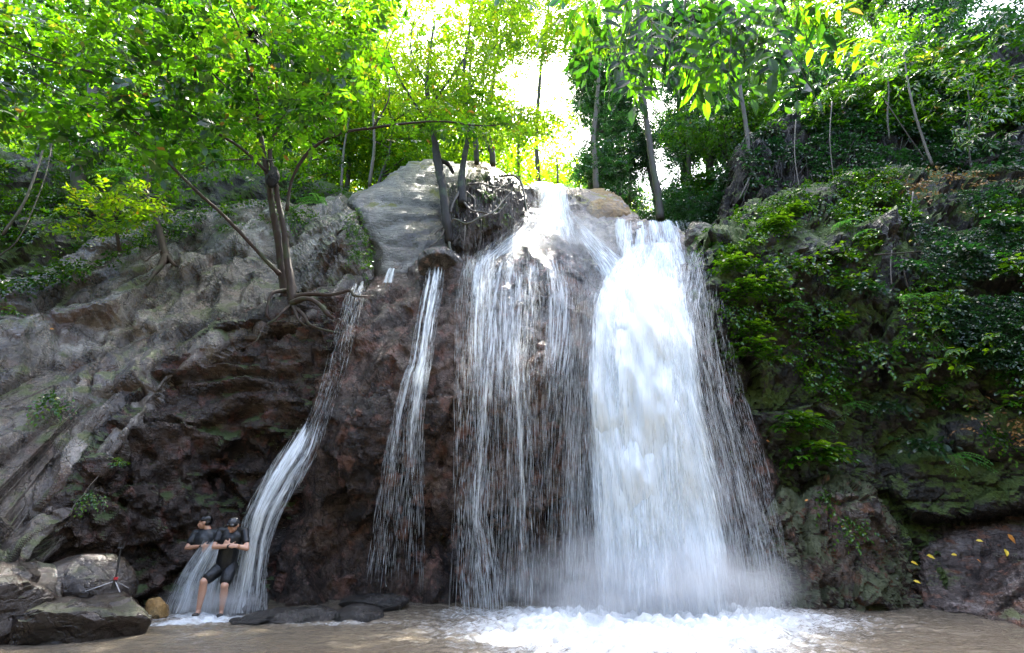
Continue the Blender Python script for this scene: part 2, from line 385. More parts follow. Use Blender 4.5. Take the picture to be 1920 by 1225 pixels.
# left: long grey slope of slabs rising to the upper left
S('rock_slope', 'long tilted grey rock slope with cracks and patches of moss left of the falls',
  [(-380, 1150), (-380, 470), (-90, 500), (60, 520), (150, 470), (230, 440), (300, 405), (420, 378), (520, 372), (590, 385), (640, 360), (700, 440), (700, 530), (640, 575), (560, 612), (470, 640), (400, 665), (330, 705), (290, 745), (240, 830), (170, 930), (100, 1000), (40, 1065), (-10, 1120)],
  [(-380, 1150, 6.0), (-380, 800, 7.0), (-380, 470, 8.8), (-90, 1150, 7.4), (-90, 800, 8.6), (-90, 500, 10.6), (60, 520, 11.6), (300, 405, 14), (150, 470, 12.6), (640, 370, 15), (700, 530, 12.9), (560, 612, 11.2), (400, 665, 10.5), (290, 750, 9.9), (170, 930, 8.8), (100, 1000, 8.3), (20, 1080, 7.8), (300, 560, 12.0), (150, 700, 10.0), (450, 500, 12.6), (470, 600, 11.6)],
  M_slope, edge=22, edepth=.35, back=1.2, disp=disp(.42, .14, .02, .2, (0, .51, .86), 2.0, 1, .8, lay=.3, ln=(-.8, -.5, .3), lf=1.15), seed=3, step=3.2, relax=2)
# the block standing behind the leaning tree
S('cracked_rock_face', 'grey cracked rock face standing between the leaning tree and the pale slab',
  [(560, 430), (600, 405), (650, 385), (672, 400), (690, 450), (698, 500), (680, 525), (640, 545), (600, 560), (555, 545), (545, 480)],
  [(560, 430, 13.2), (650, 390, 13.6), (690, 500, 12.7), (600, 555, 12.2), (545, 490, 12.6), (620, 470, 12.5)], M_slope, edge=30, edepth=.7, disp=disp(.2, .12, .03, .08, (0, 0, 1), 1.6, 77), seed=8)
# recess behind the bathers
S('recessed_cliff', 'dark overhung lower cliff with reddish ridges behind the two bathers',
  [(-60, 1175), (-40, 1050), (60, 960), (160, 840), (270, 700), (430, 600), (600, 540), (740, 540), (740, 800), (700, 1000), (690, 1180)],
  [(-60, 1175, 8.6), (100, 1120, 9.3), (350, 1130, 10.9), (600, 1130, 11.8), (-40, 1050, 8.6), (200, 880, 9.25), (120, 980, 8.95), (270, 740, 10.1), (430, 620, 11.0), (620, 570, 12.0), (700, 560, 12.2), (450, 660, 10.9), (560, 760, 11.2), (450, 850, 11.6), (330, 800, 10.4), (300, 950, 10.2), (500, 800, 11.0), (520, 1000, 11.9), (640, 700, 11.7), (640, 900, 12.0)],
  M_dark, edge=16, edepth=.3, back=1.2, disp=disp(.34, .18, .05, .06, (.9, .1, .25), 2.2, 5, lay=.3, ln=(-.2, .3, .95), lf=1.6), seed=5, relax=1)
# central bulge under the curtain of water
S('central_cliff', 'bulging dark brown wet cliff behind the thin water curtains, hollowed near the pool',
  [(660, 560), (690, 515), (730, 495), (790, 488), (850, 470), (900, 485), (940, 478), (985, 470), (1040, 455), (1090, 500), (1130, 540), (1220, 500), (1330, 480), (1345, 620), (1400, 760), (1470, 900), (1500, 1180), (470, 1180), (500, 1120), (540, 1000), (575, 900), (592, 800), (605, 720), (640, 630)],
  [(690, 515, 12.7), (800, 485, 12.4), (900, 485, 12.2), (1040, 455, 12.6), (1130, 545, 11.7), (1300, 490, 12.2), (640, 620, 11.5), (592, 800, 10.7), (560, 1000, 11.1), (500, 1170, 11.0), (760, 600, 11.1), (750, 700, 10.3), (700, 800, 10.3), (760, 850, 10.8), (760, 1000, 11.5), (760, 1160, 11.3), (950, 560, 11.5), (950, 640, 10.9), (1000, 690, 10.3), (1000, 790, 10.7), (1000, 1000, 11.4), (1000, 1160, 11.2), (1200, 600, 11.0), (1200, 800, 10.8), (1200, 1160, 11.1), (1380, 740, 11.3), (1480, 1160, 10.9), (850, 640, 10.8), (870, 780, 10.6)],
  M_mid, step=3.6, edge=34, edepth=.8, back=1.6, disp=disp(.33, .15, .035, .09, (.2, .1, 1), 1.9, 9), relax=1, seed=7)
# the big pale slab above
S('pale_slab', 'huge pale grey rounded slab on the skyline left of the roots',
  [(648, 378), (668, 356), (700, 342), (745, 315), (780, 302), (830, 300), (880, 306), (900, 330), (890, 430), (860, 480), (800, 498), (760, 535), (700, 530), (690, 500), (694, 470), (672, 430)],
  [(650, 378, 13.8), (700, 342, 14.6), (800, 300, 15.4), (890, 308, 15.2), (890, 430, 13.6), (690, 500, 12.9), (800, 500, 12.7), (760, 535, 12.4), (760, 420, 13.2)],
  M_slab, edge=30, edepth=.9, back=2.2, disp=disp(.1, .05, .015, .12, (.9, 0, .25), 2.0, 13, .6, .12), seed=11, relax=2, rough=8)
S('ochre_cap_rock', 'rounded ochre top of the bluff behind the root mass',
  [(840, 335), (850, 310), (880, 303), (915, 306), (945, 322), (975, 340), (985, 365), (900, 380), (840, 370)],
  [(840, 335, 15.4), (915, 305, 15.8), (980, 345, 15.4), (900, 375, 14.8)], M_ochre, edge=30, edepth=.8, back=2, disp=disp(.06, .05, .02, .04, s=15), seed=12, rough=5)
S('root_bluff', 'brown bluff of soil and matted hanging roots under the two trees',
  [(826, 372), (838, 345), (870, 330), (905, 322), (940, 326), (970, 336), (986, 360), (985, 400), (966, 435), (945, 470), (915, 490), (870, 488), (838, 462), (822, 430)],
  [(826, 372, 14.0), (905, 322, 14.6), (985, 350, 14.4), (966, 435, 13.5), (870, 488, 12.7), (820, 440, 13.0), (900, 410, 13.1)],
  M_rootw, step=3.2, edge=26, edepth=.6, back=1.8, disp=disp(.14, .14, .07, .06, (0, .2, 1), 3.0, 17, 1.3), seed=13, rough=12)
S('pink_ledge', 'pale pinkish wet rock wall between the two upper falls',
  [(960, 350), (1010, 340), (1060, 345), (1100, 352), (1150, 362), (1180, 385), (1205, 410), (1215, 470), (1200, 560), (1060, 570), (960, 520), (930, 480), (955, 430), (985, 390)],
  [(1000, 342, 15.4), (1100, 352, 15.2), (1200, 405, 14.4), (1200, 560, 12.4), (960, 520, 12.6), (940, 480, 13.0), (1080, 450, 13.7)],
  M_pink, edge=16, edepth=.4, back=2, disp=disp(.12, .08, .03, .05, (.8, 0, -.5), 1.8, 21), seed=14, rough=7)
S('ochre_dome', 'ochre rounded rock dome right of the highest fall',
  [(1078, 402), (1085, 370), (1100, 355), (1132, 355), (1160, 368), (1180, 390), (1190, 412), (1150, 418), (1100, 410)],
  [(1078, 402, 14.6), (1130, 355, 15.3), (1190, 410, 14.3), (1120, 410, 14.1)], M_ochre, edge=34, edepth=.9, back=1.5, disp=disp(.05, .05, .02, .03, s=23), seed=15, rough=4)
S('upper_ledge', 'rock step behind the second upper fall',
  [(1135, 428), (1150, 416), (1190, 412), (1230, 420), (1270, 426), (1290, 440), (1320, 470), (1340, 560), (1130, 570), (1120, 500)],
  [(1135, 428, 14.0), (1280, 430, 13.8), (1340, 560, 12.3), (1130, 570, 12.3), (1220, 480, 13.3)], M_pink, edge=14, edepth=.3, back=2, disp=disp(.12, .1, .03, .05, s=25), seed=16, rough=7)
# right-hand cliff
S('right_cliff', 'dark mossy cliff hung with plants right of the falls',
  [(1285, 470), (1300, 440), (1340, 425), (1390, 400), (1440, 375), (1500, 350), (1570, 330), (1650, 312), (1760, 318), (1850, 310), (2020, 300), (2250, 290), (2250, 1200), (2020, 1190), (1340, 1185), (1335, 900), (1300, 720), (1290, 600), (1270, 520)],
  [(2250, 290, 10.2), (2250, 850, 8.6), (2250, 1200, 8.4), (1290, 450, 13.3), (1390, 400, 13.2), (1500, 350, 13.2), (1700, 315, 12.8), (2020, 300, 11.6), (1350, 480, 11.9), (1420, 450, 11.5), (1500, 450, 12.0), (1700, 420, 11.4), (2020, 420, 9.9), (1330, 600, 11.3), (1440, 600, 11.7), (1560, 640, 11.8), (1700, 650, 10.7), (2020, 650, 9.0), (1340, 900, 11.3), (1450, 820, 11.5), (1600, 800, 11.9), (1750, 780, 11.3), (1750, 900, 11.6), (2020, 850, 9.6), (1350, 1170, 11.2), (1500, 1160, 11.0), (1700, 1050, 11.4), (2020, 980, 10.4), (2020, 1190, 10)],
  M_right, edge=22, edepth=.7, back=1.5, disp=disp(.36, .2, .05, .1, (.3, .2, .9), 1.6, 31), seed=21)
S('buttress', 'wet brown and mossy green buttress rock standing in the pool right of the main fall',
  [(1395, 980), (1412, 930), (1460, 905), (1500, 930), (1545, 890), (1592, 884), (1628, 905), (1665, 960), (1705, 1015), (1735, 1060), (1736, 1180), (1390, 1180), (1380, 1080)],
  [(1400, 960, 11.0), (1592, 886, 11.3), (1735, 1060, 10.9), (1736, 1180, 10.4), (1390, 1180, 10.7), (1480, 1000, 10.5), (1540, 1000, 10.6), (1600, 960, 10.5), (1620, 1150, 10.1), (1500, 1150, 10.3), (1560, 1150, 10.5)],
  M_butt, step=3.4, edge=30, edepth=.7, back=1.2, disp=disp(.2, .14, .05, .08, (.1, 0, 1), 1.6, 35, 1.1), seed=23)
S('earth_bank', 'dark bank of earth and hanging roots on the upper right',
  [(1325, 430), (1350, 380), (1376, 320), (1390, 265), (1440, 228), (1500, 200), (1570, 185), (1660, 170), (1760, 130), (2020, 40), (2250, -40), (2250, 350), (2020, 360), (1850, 345), (1700, 350), (1560, 370), (1450, 400)],
  [(2250, -40, 11.5), (2250, 350, 10.8), (1325, 430, 14.5), (1390, 265, 15.4), (1570, 185, 15.0), (2020, 40, 13.5), (2020, 360, 12.2), (1700, 345, 13.6), (1500, 380, 13.9), (1480, 300, 14.6), (1700, 250, 14.2)],
  M_soil, edge=20, edepth=.3, back=2, disp=disp(.35, .22, .08, .08, (.2, 0, 1), 1.8, 41), seed=27, rough=18)
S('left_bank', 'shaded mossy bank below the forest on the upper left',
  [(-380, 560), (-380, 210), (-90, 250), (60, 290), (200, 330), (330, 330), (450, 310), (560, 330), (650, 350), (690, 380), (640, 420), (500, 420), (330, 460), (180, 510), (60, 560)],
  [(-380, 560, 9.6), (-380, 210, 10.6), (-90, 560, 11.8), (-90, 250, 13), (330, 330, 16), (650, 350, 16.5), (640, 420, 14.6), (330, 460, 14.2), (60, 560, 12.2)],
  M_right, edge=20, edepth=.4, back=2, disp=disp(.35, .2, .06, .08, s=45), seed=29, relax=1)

# ------------------------------------------------------------------ terrain behind
def hill_z(x, y):
    s = x/y
    return 10.4+.12*(y-15)+sstep(-s, .12, .62)*np.clip(y-14, 0, 60)*1.15+sstep(s, .5, .95)*np.clip(y-13, 0, 60)*1.35
def build_terrain():
    xs = np.linspace(-75, 75, 240); ys = np.concatenate([np.linspace(15, 40, 70), np.linspace(41, 110, 50)])
    X, Y = np.meshgrid(xs, ys); Z = hill_z(X, Y)
    p = np.stack([X, Y, Z], -1).reshape(-1, 3)
    p[:, 2] += fbm(p*.35, 4, 61)*.7
    n = len(xs); i = np.arange(len(ys)-1)[:, None]*n+np.arange(n-1)[None]
    F = np.stack([i, i+1, i+n+1, i+n], -1).reshape(-1, 4)
    tag(mesh_np('hillside', p, [F], M_hill, smooth=True), 'forest floor rising behind and beside the falls', kind='structure')
build_terrain()
def build_shore():
    # pool bed, raised into unseen banks beside and behind the camera to block sky light
    xs = np.linspace(-60, 60, 140); ys = np.linspace(-60, 14, 100)
    X, Y = np.meshgrid(xs, ys)
    Z = -.6+np.maximum(sstep(np.abs(X), 9.5, 24)*22*sstep(-Y, -11, -5), sstep(-Y, 3, 22)*24)
    p = np.stack([X, Y, Z], -1).reshape(-1, 3); p[:, 2] += fbm(p*.5, 4, 63)*.3
    n = len(xs); i = np.arange(len(ys)-1)[:, None]*n+np.arange(n-1)[None]
    F = np.stack([i, i+1, i+n+1, i+n], -1).reshape(-1, 4)
    tag(mesh_np('ground', p, [F], M_soil, smooth=True), 'dark stony ground under the pool, with unseen high banks added around it to block sky light', kind='structure')
build_shore()

# ------------------------------------------------------------------ boulders
def boulder(name, label, c, r, mat, seed=1, amp=.12, sub=5, cat='boulder', flat=None, squash=None, cut=None, rot=0):
    bm = bmesh.new(); bmesh.ops.create_icosphere(bm, subdivisions=sub, radius=1)
    V = np.array([v.co[:] for v in bm.verts]); F = np.array([[v.index for v in f.verts] for f in bm.faces]); bm.free()
    rr = np.random.default_rng(seed)
    # chop with random planes for a broken look
    for k in range(10):
        n = nrm(rr.normal(size=3)); h = .72+.2*rr.random(); d = V@n; m = d > h; V[m] -= np.outer((d[m]-h)*.85, n)
    for n, h in (cut or []):
        n = nrm(np.array(n, float)); d = V@n; m = d > h; V[m] -= np.outer((d[m]-h)*.93, n)
    V = V*np.array(r); N = nrm(V/np.array(r)**2)
    q = V+seed*7.7
    V = V+N*(amp*fbm(q*1.2, 4, seed)+amp*.5*facet(q*2.2, seed)[0]+amp*.2*fbm(q*8, 3, seed+1))[:, None]
    cs, sn = math.cos(rot), math.sin(rot); V = V@np.array([[cs, sn, 0], [-sn, cs, 0], [0, 0, 1]])
    o = mesh_np(name, V, [F], mat, smooth=False); o.location = c
    return tag(o, label, cat)
def bat(px, py, Y, rz, up=0): p = at(px, py, Y); return (p[0], p[1], p[2]+up)
boulder('boulder', 'olive grey boulder at the left picture edge with a dark hollow in its side', bat(-25, 1140, 7.7, 0), (.85, .8, .58), M_bould, 3, .1, rot=.35)
boulder('boulder', 'rounded grey boulder with a wet shine standing behind the long flat rock', bat(158, 1105, 8.7, 0), (.74, .7, .56), M_bould, 8, .05)
boulder('boulder', 'long low brown rock with a dark undercut side sloping into the pool at the left', bat(95, 1172, 8.0, 0), (1.32, .75, .45), M_bould, 12, .09, cut=[((-.1, -.25, 1), .55), ((0.1, -1, -.2), .6)], rot=.12)
boulder('boulder', 'small ochre rock at the splashing water edge left of the bathers', bat(292, 1145, 9.3, 0), (.24, .22, .2), M_ochre, 15, .05, sub=4)
boulder('boulder', 'dark rounded rock in the mist at the foot of the narrow left cascade', bat(465, 1135, 10.1, 0), (.4, .35, .3), M_wetb, 18, .05)
boulder('boulder', 'long black wet rock lying in the pool right of the bathers', bat(535, 1160, 9.3, 0), (.85, .4, .2), M_wetb, 21, .07, rot=.25)
boulder('boulder', 'black wet rounded rock with water breaking over it, below the dark hollow', bat(672, 1155, 9.4, 0), (.42, .34, .22), M_wetb, 24, .04)
boulder('boulder', 'flat wet ledge rock just above the water behind the small black rock', bat(700, 1130, 10.4, 0), (.75, .4, .14), M_wetb, 27, .05)
boulder('boulder', 'grey cracked boulder perched on the central cliff below the roots', bat(826, 498, 12.35, 0), (.7, .6, .52), M_slab2, 31, .07, cut=[((0, -.6, -1), .4)])
boulder('pointed_rock', 'blocky dark rock at the right edge of the second upper fall', bat(1312, 450, 13.2, 0), (.5, .5, .55), M_butt, 43, .09, cat='rock')
def big_right():
    o = relief('boulder', [(1712, 1035), (1740, 1000), (1800, 975), (1870, 955), (2020, 935), (2020, 1260), (1960, 1215), (1900, 1190), (1840, 1178), (1780, 1165), (1726, 1150), (1714, 1090)],
               [(1715, 1030, 10.9), (1726, 1150, 10.3), (1840, 1178, 9.4), (1930, 1195, 8.6), (2020, 1240, 7.6), (2020, 935, 10.2), (1800, 975, 11.0), (1850, 1060, 10.0), (1950, 1080, 9.0)],
               M_bslab, edge=26, edepth=.4, back=1.5, disp=disp(.13, .09, .03, .06, (.9, -.2, -.3), 2.2, 51), seed=31)
    tag(o, 'broad tilted pinkish grey slab at the lower right strewn with yellow leaves', 'boulder')
big_right()
for lb, ol, cc in (('dark rock block behind the leaf strewn slab at the right', [(1655, 900), (1690, 850), (1760, 830), (1840, 860), (2020, 820), (2020, 960), (1860, 975), (1760, 990), (1700, 985)], [(1655, 900, 11.2), (2020, 820, 9.8), (2020, 960, 9.8), (1700, 985, 10.9), (1800, 900, 10.7)]),
                   ('mossy sloping rock at the right edge with dead leaves on top', [(1690, 850), (1740, 780), (1830, 740), (1900, 700), (2020, 670), (2020, 850), (1850, 870), (1760, 850)], [(1690, 850, 11.3), (1900, 700, 10.6), (2020, 680, 9.9), (2020, 850, 9.6), (1800, 820, 10.5)])):
    o = relief('boulder', ol, cc, M_right, edge=30, edepth=.7, back=1.2, disp=disp(.16, .1, .04, .06, (1, 0, .1), 2, 55), seed=33+len(lb))
    tag(o, lb, 'boulder')

for lb, ol, cc, sd_ in (('jagged pointed grey rock splitting the flow, lower left one of the two peaks', [(890, 500), (930, 484), (962, 470), (985, 452), (998, 446), (1012, 466), (1040, 500), (1075, 540), (1105, 590), (1120, 650), (1010, 660), (930, 610), (895, 550)],
     [(998, 448, 12.2), (900, 500, 12.2), (1105, 590, 11.0), (1000, 640, 10.75), (920, 590, 11.2), (1000, 520, 11.6)], 61),
    ('taller dark pointed rock behind and right of the jagged peak', [(1012, 436), (1022, 426), (1040, 430), (1060, 448), (1085, 480), (1105, 520), (1130, 570), (1120, 600), (1070, 575), (1035, 520), (1016, 480)], [(1022, 428, 12.9), (1130, 580, 11.5), (1040, 520, 12.1), (1060, 470, 12.5)], 63)):
    o = relief('pointed_rock', ol, cc, M_slab2, step=3, edge=22, edepth=.5, back=1.0, disp=disp(.16, .12, .03, .07, (.7, 0, -.7), 2.4, sd_, 1.2, .1, lay=.12, ln=(.7, 0, .7), lf=3), relax=1, seed=sd_, rough=8)
    tag(o, lb, 'rock')
# ------------------------------------------------------------------ water
def foam_at(x, y):
    """how much white water lies on the pool here (0..1): around the feet of the falls and down the current"""
    a = np.exp(-(((x-3.0)/2.9)**2+((y-9.5)/1.2)**2))*1.3
    b = np.exp(-(((x-1.6)/2.6)**2+((y-8.5)/1.0)**2))*1.15
    b2 = np.exp(-(((x-1.9)/2.2)**2+((y-7.2)/1.0)**2))*1.0
    c = np.exp(-(((x+.6)/1.5)**2+((y-10.0)/.5)**2))*.45
    d = np.exp(-(((x+5.3)/1.3)**2+((y-9.45)/.45)**2))*1.0
    t = (x+8.2)/3.4; e = np.exp(-((y-(7.75+1.35*np.clip(t, 0, 1)))/.22)**2)*sstep(x, -9.0, -8)*sstep(-x, 4.2, 5.2)*.75
    f = np.exp(-(((x+2.9)/1.2)**2+((y-9.0)/.22)**2))*.6
    return np.clip(a+b+b2+c+d+e+f, 0, 1.3)
def build_pool():
    xs = np.linspace(-14, 14, 640); ys = np.concatenate([np.linspace(-14, 5, 30), np.linspace(5.1, 12.5, 260)])
    X, Y = np.meshgrid(xs, ys); p = np.stack([X, Y, 0*X], -1).reshape(-1, 3)
    fo = foam_at(p[:, 0], p[:, 1])
    q = p*np.array([1.2, 2.0, 1])
    z = .018*fbm(q*1.6, 3, 71)+.012*(1-np.abs(fbm(q*3.5, 3, 72)))+fo*(.05*fbm(q*2.2, 4, 73)+.045*fbm(q*8, 3, 74)+.02)
    n = fbm(p*np.array([2.2, 3.6, 1]), 5, 75)
    p[:, 2] = z+.16*np.clip(fo-.75, 0, .5)*(.6+fbm(q*5, 3, 76))
    k = len(xs); i = np.arange(len(ys)-1)[:, None]*k+np.arange(k-1)[None]
    F = np.stack([i, i+1, i+k+1, i+k], -1).reshape(-1, 4)
    m = NT('pool_water'); a = m.n('ShaderNodeAttribute'); a.attribute_name = 'foam'
    v = m.vec((1.6, 3.4, 1)); n1 = m.tex('Noise', v, 2.6, 8, .68, .8); n2 = m.tex('Noise', m.vec((2.2, 5, 1)), 9, 6, .7, .5)
    mk = m.math('ADD', a.outputs['Fac'], m.math('MULTIPLY', m.math('SUBTRACT', n1.outputs[0], .5), 1.7))
    mk = m.math('ADD', mk, m.math('MULTIPLY', m.math('SUBTRACT', n2.outputs[0], .5), .9)); f = m.mr(mk, .3, 1.35)
    fl = m.mr(n2.outputs[0], .67, .73, 0, .55)
    f = m.math('MAXIMUM', f, fl)
    c = m.mix(n1.outputs[0], (.08, .066, .046), (.15, .126, .094)); c = m.mix(f, c, (.52, .56, .59))
    b = m.n('ShaderNodeBsdfPrincipled'); m.l(c, b.inputs['Base Color']); m.l(m.math('MULTIPLY_ADD', f, .5, .07), b.inputs['Roughness'])
    n3 = m.tex('Noise', m.vec((1, 2, 1)), 7, 5, .6)
    m.l(m.bump(n2.outputs[0], .5, .03, m.bump(n3.outputs[0], .45, .05)), b.inputs['Normal']); m.l(b.outputs[0], m.out.inputs[0])
    tag(mesh_np('pool_water', p, [F], m.m, attrs={'foam': fo}, smooth=True), 'muddy brown pool churned white below the falls', kind='structure')
build_pool()

def water_mat(name, su=16, sv_=.9, lo=.42, hi=.62, amax=1.0, tint=(.9, .96, 1.0)):
    m = NT(name); uv = m.n('ShaderNodeUVMap'); mp = m.n('ShaderNodeMapping'); m.l(uv.outputs[0], mp.inputs[0]); mp.inputs['Scale'].default_value = (su, sv_, 1)
    n1 = m.n('ShaderNodeTexNoise'); m.l(mp.outputs[0], n1.inputs[0]); n1.inputs['Scale'].default_value = 1; n1.inputs['Detail'].default_value = 5; n1.inputs['Roughness'].default_value = .62; n1.inputs['Distortion'].default_value = .15
    mp2 = m.n('ShaderNodeMapping'); m.l(uv.outputs[0], mp2.inputs[0]); mp2.inputs['Scale'].default_value = (su*3.2, sv_*3.5, 1)
    n2 = m.n('ShaderNodeTexNoise'); m.l(mp2.outputs[0], n2.inputs[0]); n2.inputs['Scale'].default_value = 1; n2.inputs['Detail'].default_value = 3
    a = m.n('ShaderNodeAttribute'); a.attribute_name = 'dens'
    s_ = m.math('ADD', m.math('MULTIPLY', m.math('SUBTRACT', n1.outputs[0], .5), 2.2), m.math('MULTIPLY', m.math('SUBTRACT', n2.outputs[0], .5), .8))
    k = m.math('ADD', a.outputs['Fac'], s_); al = m.mr(k, lo-.02, hi+.62, 0, amax)
    al = m.math('MULTIPLY', al, m.mr(a.outputs['Fac'], 0, .12))
    d = m.n('ShaderNodeBsdfDiffuse'); d.inputs[0].default_value = (*tint, 1); t = m.n('ShaderNodeBsdfTranslucent'); t.inputs[0].default_value = (*tint, 1)
    g = m.n('ShaderNodeBsdfGlossy'); g.inputs['Roughness'].default_value = .25
    dm = m.n('ShaderNodeMixShader'); dm.inputs[0].default_value = .45; m.l(d.outputs[0], dm.inputs[1]); m.l(t.outputs[0], dm.inputs[2])
    gm = m.n('ShaderNodeMixShader'); gm.inputs[0].default_value = .08; m.l(dm.outputs[0], gm.inputs[1]); m.l(g.outputs[0], gm.inputs[2])
    bm_ = m.n('ShaderNodeBump'); bm_.inputs['Strength'].default_value = .6; bm_.inputs['Distance'].default_value = .08; m.l(n1.outputs[0], bm_.inputs['Height'])
    for q in (d, t, g): m.l(bm_.outputs[0], q.inputs['Normal'])
    tr = m.n('ShaderNodeBsdfTransparent'); x = m.n('ShaderNodeMixShader'); m.l(al, x.inputs[0]); m.l(tr.outputs[0], x.inputs[1]); m.l(gm.outputs[0], x.inputs[2])
    m.l(x.outputs[0], m.out.inputs[0]); return m.m
M_fall = water_mat('falling_water'); M_thin = water_mat('thin_falling_water', 22, .7, .5, .7, .8)
M_drop = NT('water_drops')
def _drop():
    m = M_drop; d = m.n('ShaderNodeBsdfDiffuse'); d.inputs[0].default_value = (.85, .9, .93, 1); t = m.n('ShaderNodeBsdfTranslucent'); t.inputs[0].default_value = (.85, .9, .93, 1)
    tr = m.n('ShaderNodeBsdfTransparent'); x = m.n('ShaderNodeMixShader'); x.inputs[0].default_value = .5; m.l(d.outputs[0], x.inputs[1]); m.l(t.outputs[0], x.inputs[2])
    y = m.n('ShaderNodeMixShader'); y.inputs[0].default_value = .38; m.l(tr.outputs[0], y.inputs[1]); m.l(x.outputs[0], y.inputs[2]); m.l(y.outputs[0], m.out.inputs[0]); return m.m
M_drop = _drop()
def fall(label, rows, mat=None, nu=40, nv=90, layers=2, gap=.09, ribbons=1500, rlen=(.06, .3), rw=(.002, .006), seed=1, edgef=.18, slant=0, name='waterfall', noise=.12, profile=None, spread=.06, rfront=.15, topf=.07):
    """rows: (py, px left, px right, Y, density).  Sheets of water plus loose streaks, all one object"""
    mat = mat or M_fall; r = np.random.default_rng(seed)
    A = np.array(rows, float); tt = np.linspace(0, 1, len(A)); ts = np.linspace(0, 1, nv)
    # smooth rows
    def sm(c):
        y = np.interp(ts, tt, A[:, c]); k = max(3, nv//12) | 1; yy = np.pad(y, k//2, mode='edge'); 
        o = np.convolve(yy, np.ones(k)/k, 'valid'); o[0] = y[0]; o[-1] = y[-1]; return o
    PY, PL, PR, YY, DD = (sm(c) for c in range(5))
    Vs = []; Fs = []; dn = []; uvs = []; n0 = 0; u = np.linspace(0, 1, nu)
    def pos(u_, t_, off):
        py = np.interp(t_, ts, PY); pl = np.interp(t_, ts, PL); pr = np.interp(t_, ts, PR); y = np.interp(t_, ts, YY)
        return at(pl+(pr-pl)*u_, py, y-off)
    U, T = np.meshgrid(u, ts)
    edge = sstep(U, 0, edgef)*sstep(1-U, 0, edgef)
    for l_ in range(layers):
        p = pos(U.ravel(), T.ravel(), 0).reshape(nv, nu, 3)
        nz = fbm(np.stack([p[..., 0]*2.2, p[..., 1]*0+l_*5+seed, p[..., 2]*.45], -1).reshape(-1, 3), 4, seed+l_).reshape(nv, nu)
        p = pos(U.ravel(), T.ravel(), (l_*gap+noise*nz.ravel()+.04)).reshape(nv, nu, 3)
        D = np.interp(T.ravel(), ts, DD).reshape(nv, nu)*edge
        if profile is not None: D = D*profile(U, T)
        top = sstep(T+topf*(.2+.9*vnoise(np.stack([U*9, U*0+seed, T*2], -1), seed)), 0, topf)
        L = np.r_[0, np.cumsum(np.linalg.norm(np.diff(p[:, nu//2], axis=0), axis=1))]
        w0 = np.linalg.norm(p[:, -1]-p[:, 0], axis=1).mean()
        uvs.append(np.stack([U*w0+l_*3.7+seed, np.broadcast_to(L[:, None], U.shape)+l_*9.1], -1).reshape(-1, 2))
        i = np.arange(nv-1)[:, None]*nu+np.arange(nu-1)[None]
        Fs.append(np.stack([i, i+nu, i+nu+1, i+1], -1).reshape(-1, 4)+n0); Vs.append(p.reshape(-1, 3)); dn.append((D*top).ravel()); n0 += nu*nv
    nsheet = sum(len(f) for f in Fs)
    ribbons = int(ribbons*.7); rlen = (rlen[0]*1.6, rlen[1]*1.9); rw = (rw[0]*.8, rw[1]*.65)
    if ribbons:
        uu = r.random(ribbons*4); tk = r.random(ribbons*4)
        w_ = np.interp(tk, ts, DD*(np.abs(PR-PL)))
        pr_ = profile(uu, tk) if profile is not None else 1
        keep = r.random(len(uu)) < w_/w_.max()*np.clip(pr_+.15, 0, 1); uu = (uu[keep][:ribbons]-.5)*(1+spread)+.5; tk = tk[keep][:ribbons]*.97
        p0 = pos(uu, tk, r.random(len(uu))*rfront); p1 = pos(uu, np.clip(tk+.03, 0, 1.2), 0)
        d = nrm(p1-pos(uu, tk, 0)+1e-6); d = nrm(d+np.array([0, 0, -.35])+r.normal(size=d.shape)*.02)
        ln = (rlen[0]+(rlen[1]-rlen[0])*r.random(len(uu))**2)[:, None]; ww = (rw[0]+(rw[1]-rw[0])*r.random(len(uu))**2)[:, None]
        sd_ = nrm(np.cross(d, np.array([0, -1., .3])))
        up = nrm(np.cross(d, sd_))
        m_ = len(uu); a = p0; b = p0+d*ln*.5; c = p0+d*ln
        q = np.stack([a, b+sd_*ww, b-sd_*ww*.5+up*ww, b-sd_*ww*.5-up*ww, c], 1).reshape(-1, 3)
        k = np.arange(m_)[:, None]*5+n0
        tri = np.concatenate([k+np.array([[0, 1, 2]]), k+np.array([[0, 2, 3]]), k+np.array([[0, 3, 1]]), k+np.array([[4, 2, 1]]), k+np.array([[4, 3, 2]]), k+np.array([[4, 1, 3]])])
        Vs.append(q); dn.append(np.ones(len(q))); uvs.append(np.zeros((len(q), 2)))
    else: tri = np.zeros((0, 3), int)
    o = mesh_np(name, np.concatenate(Vs), [np.concatenate(Fs), tri], [mat, M_drop], attrs={'dens': np.concatenate(dn)}, smooth=True, uv=np.concatenate(uvs), matidx=np.r_[np.zeros(nsheet), np.ones(len(tri))])
    return tag(o, label, kind='structure')
strands = lambda s, f=9, b=.35: (lambda U, T: np.clip(b+1.1*(.5+.9*vnoise(np.stack([U*f+.25*np.sin(T*5), U*0+s, T*1.6], -1), s)), 0, 1.25))
fall('white water pouring over the highest lip at the top centre', [(344, 1010, 1068, 15.0, .9), (352, 1006, 1072, 14.8, 1.0), (390, 1000, 1080, 14.3, .95), (430, 988, 1095, 13.8, .8), (455, 985, 1105, 13.4, .4)], seed=2, ribbons=2200, nv=50, edgef=.3, rfront=.4)
fall('spray fanning left from the highest fall towards the roots', [(395, 990, 1040, 13.8, .4), (430, 955, 1035, 13.3, .8), (460, 915, 1000, 12.8, .85), (485, 880, 980, 12.4, .8), (515, 868, 960, 12.0, .7)], M_thin, seed=3, ribbons=2200, nv=40, edgef=.35, noise=.25, topf=.3, rfront=.5)
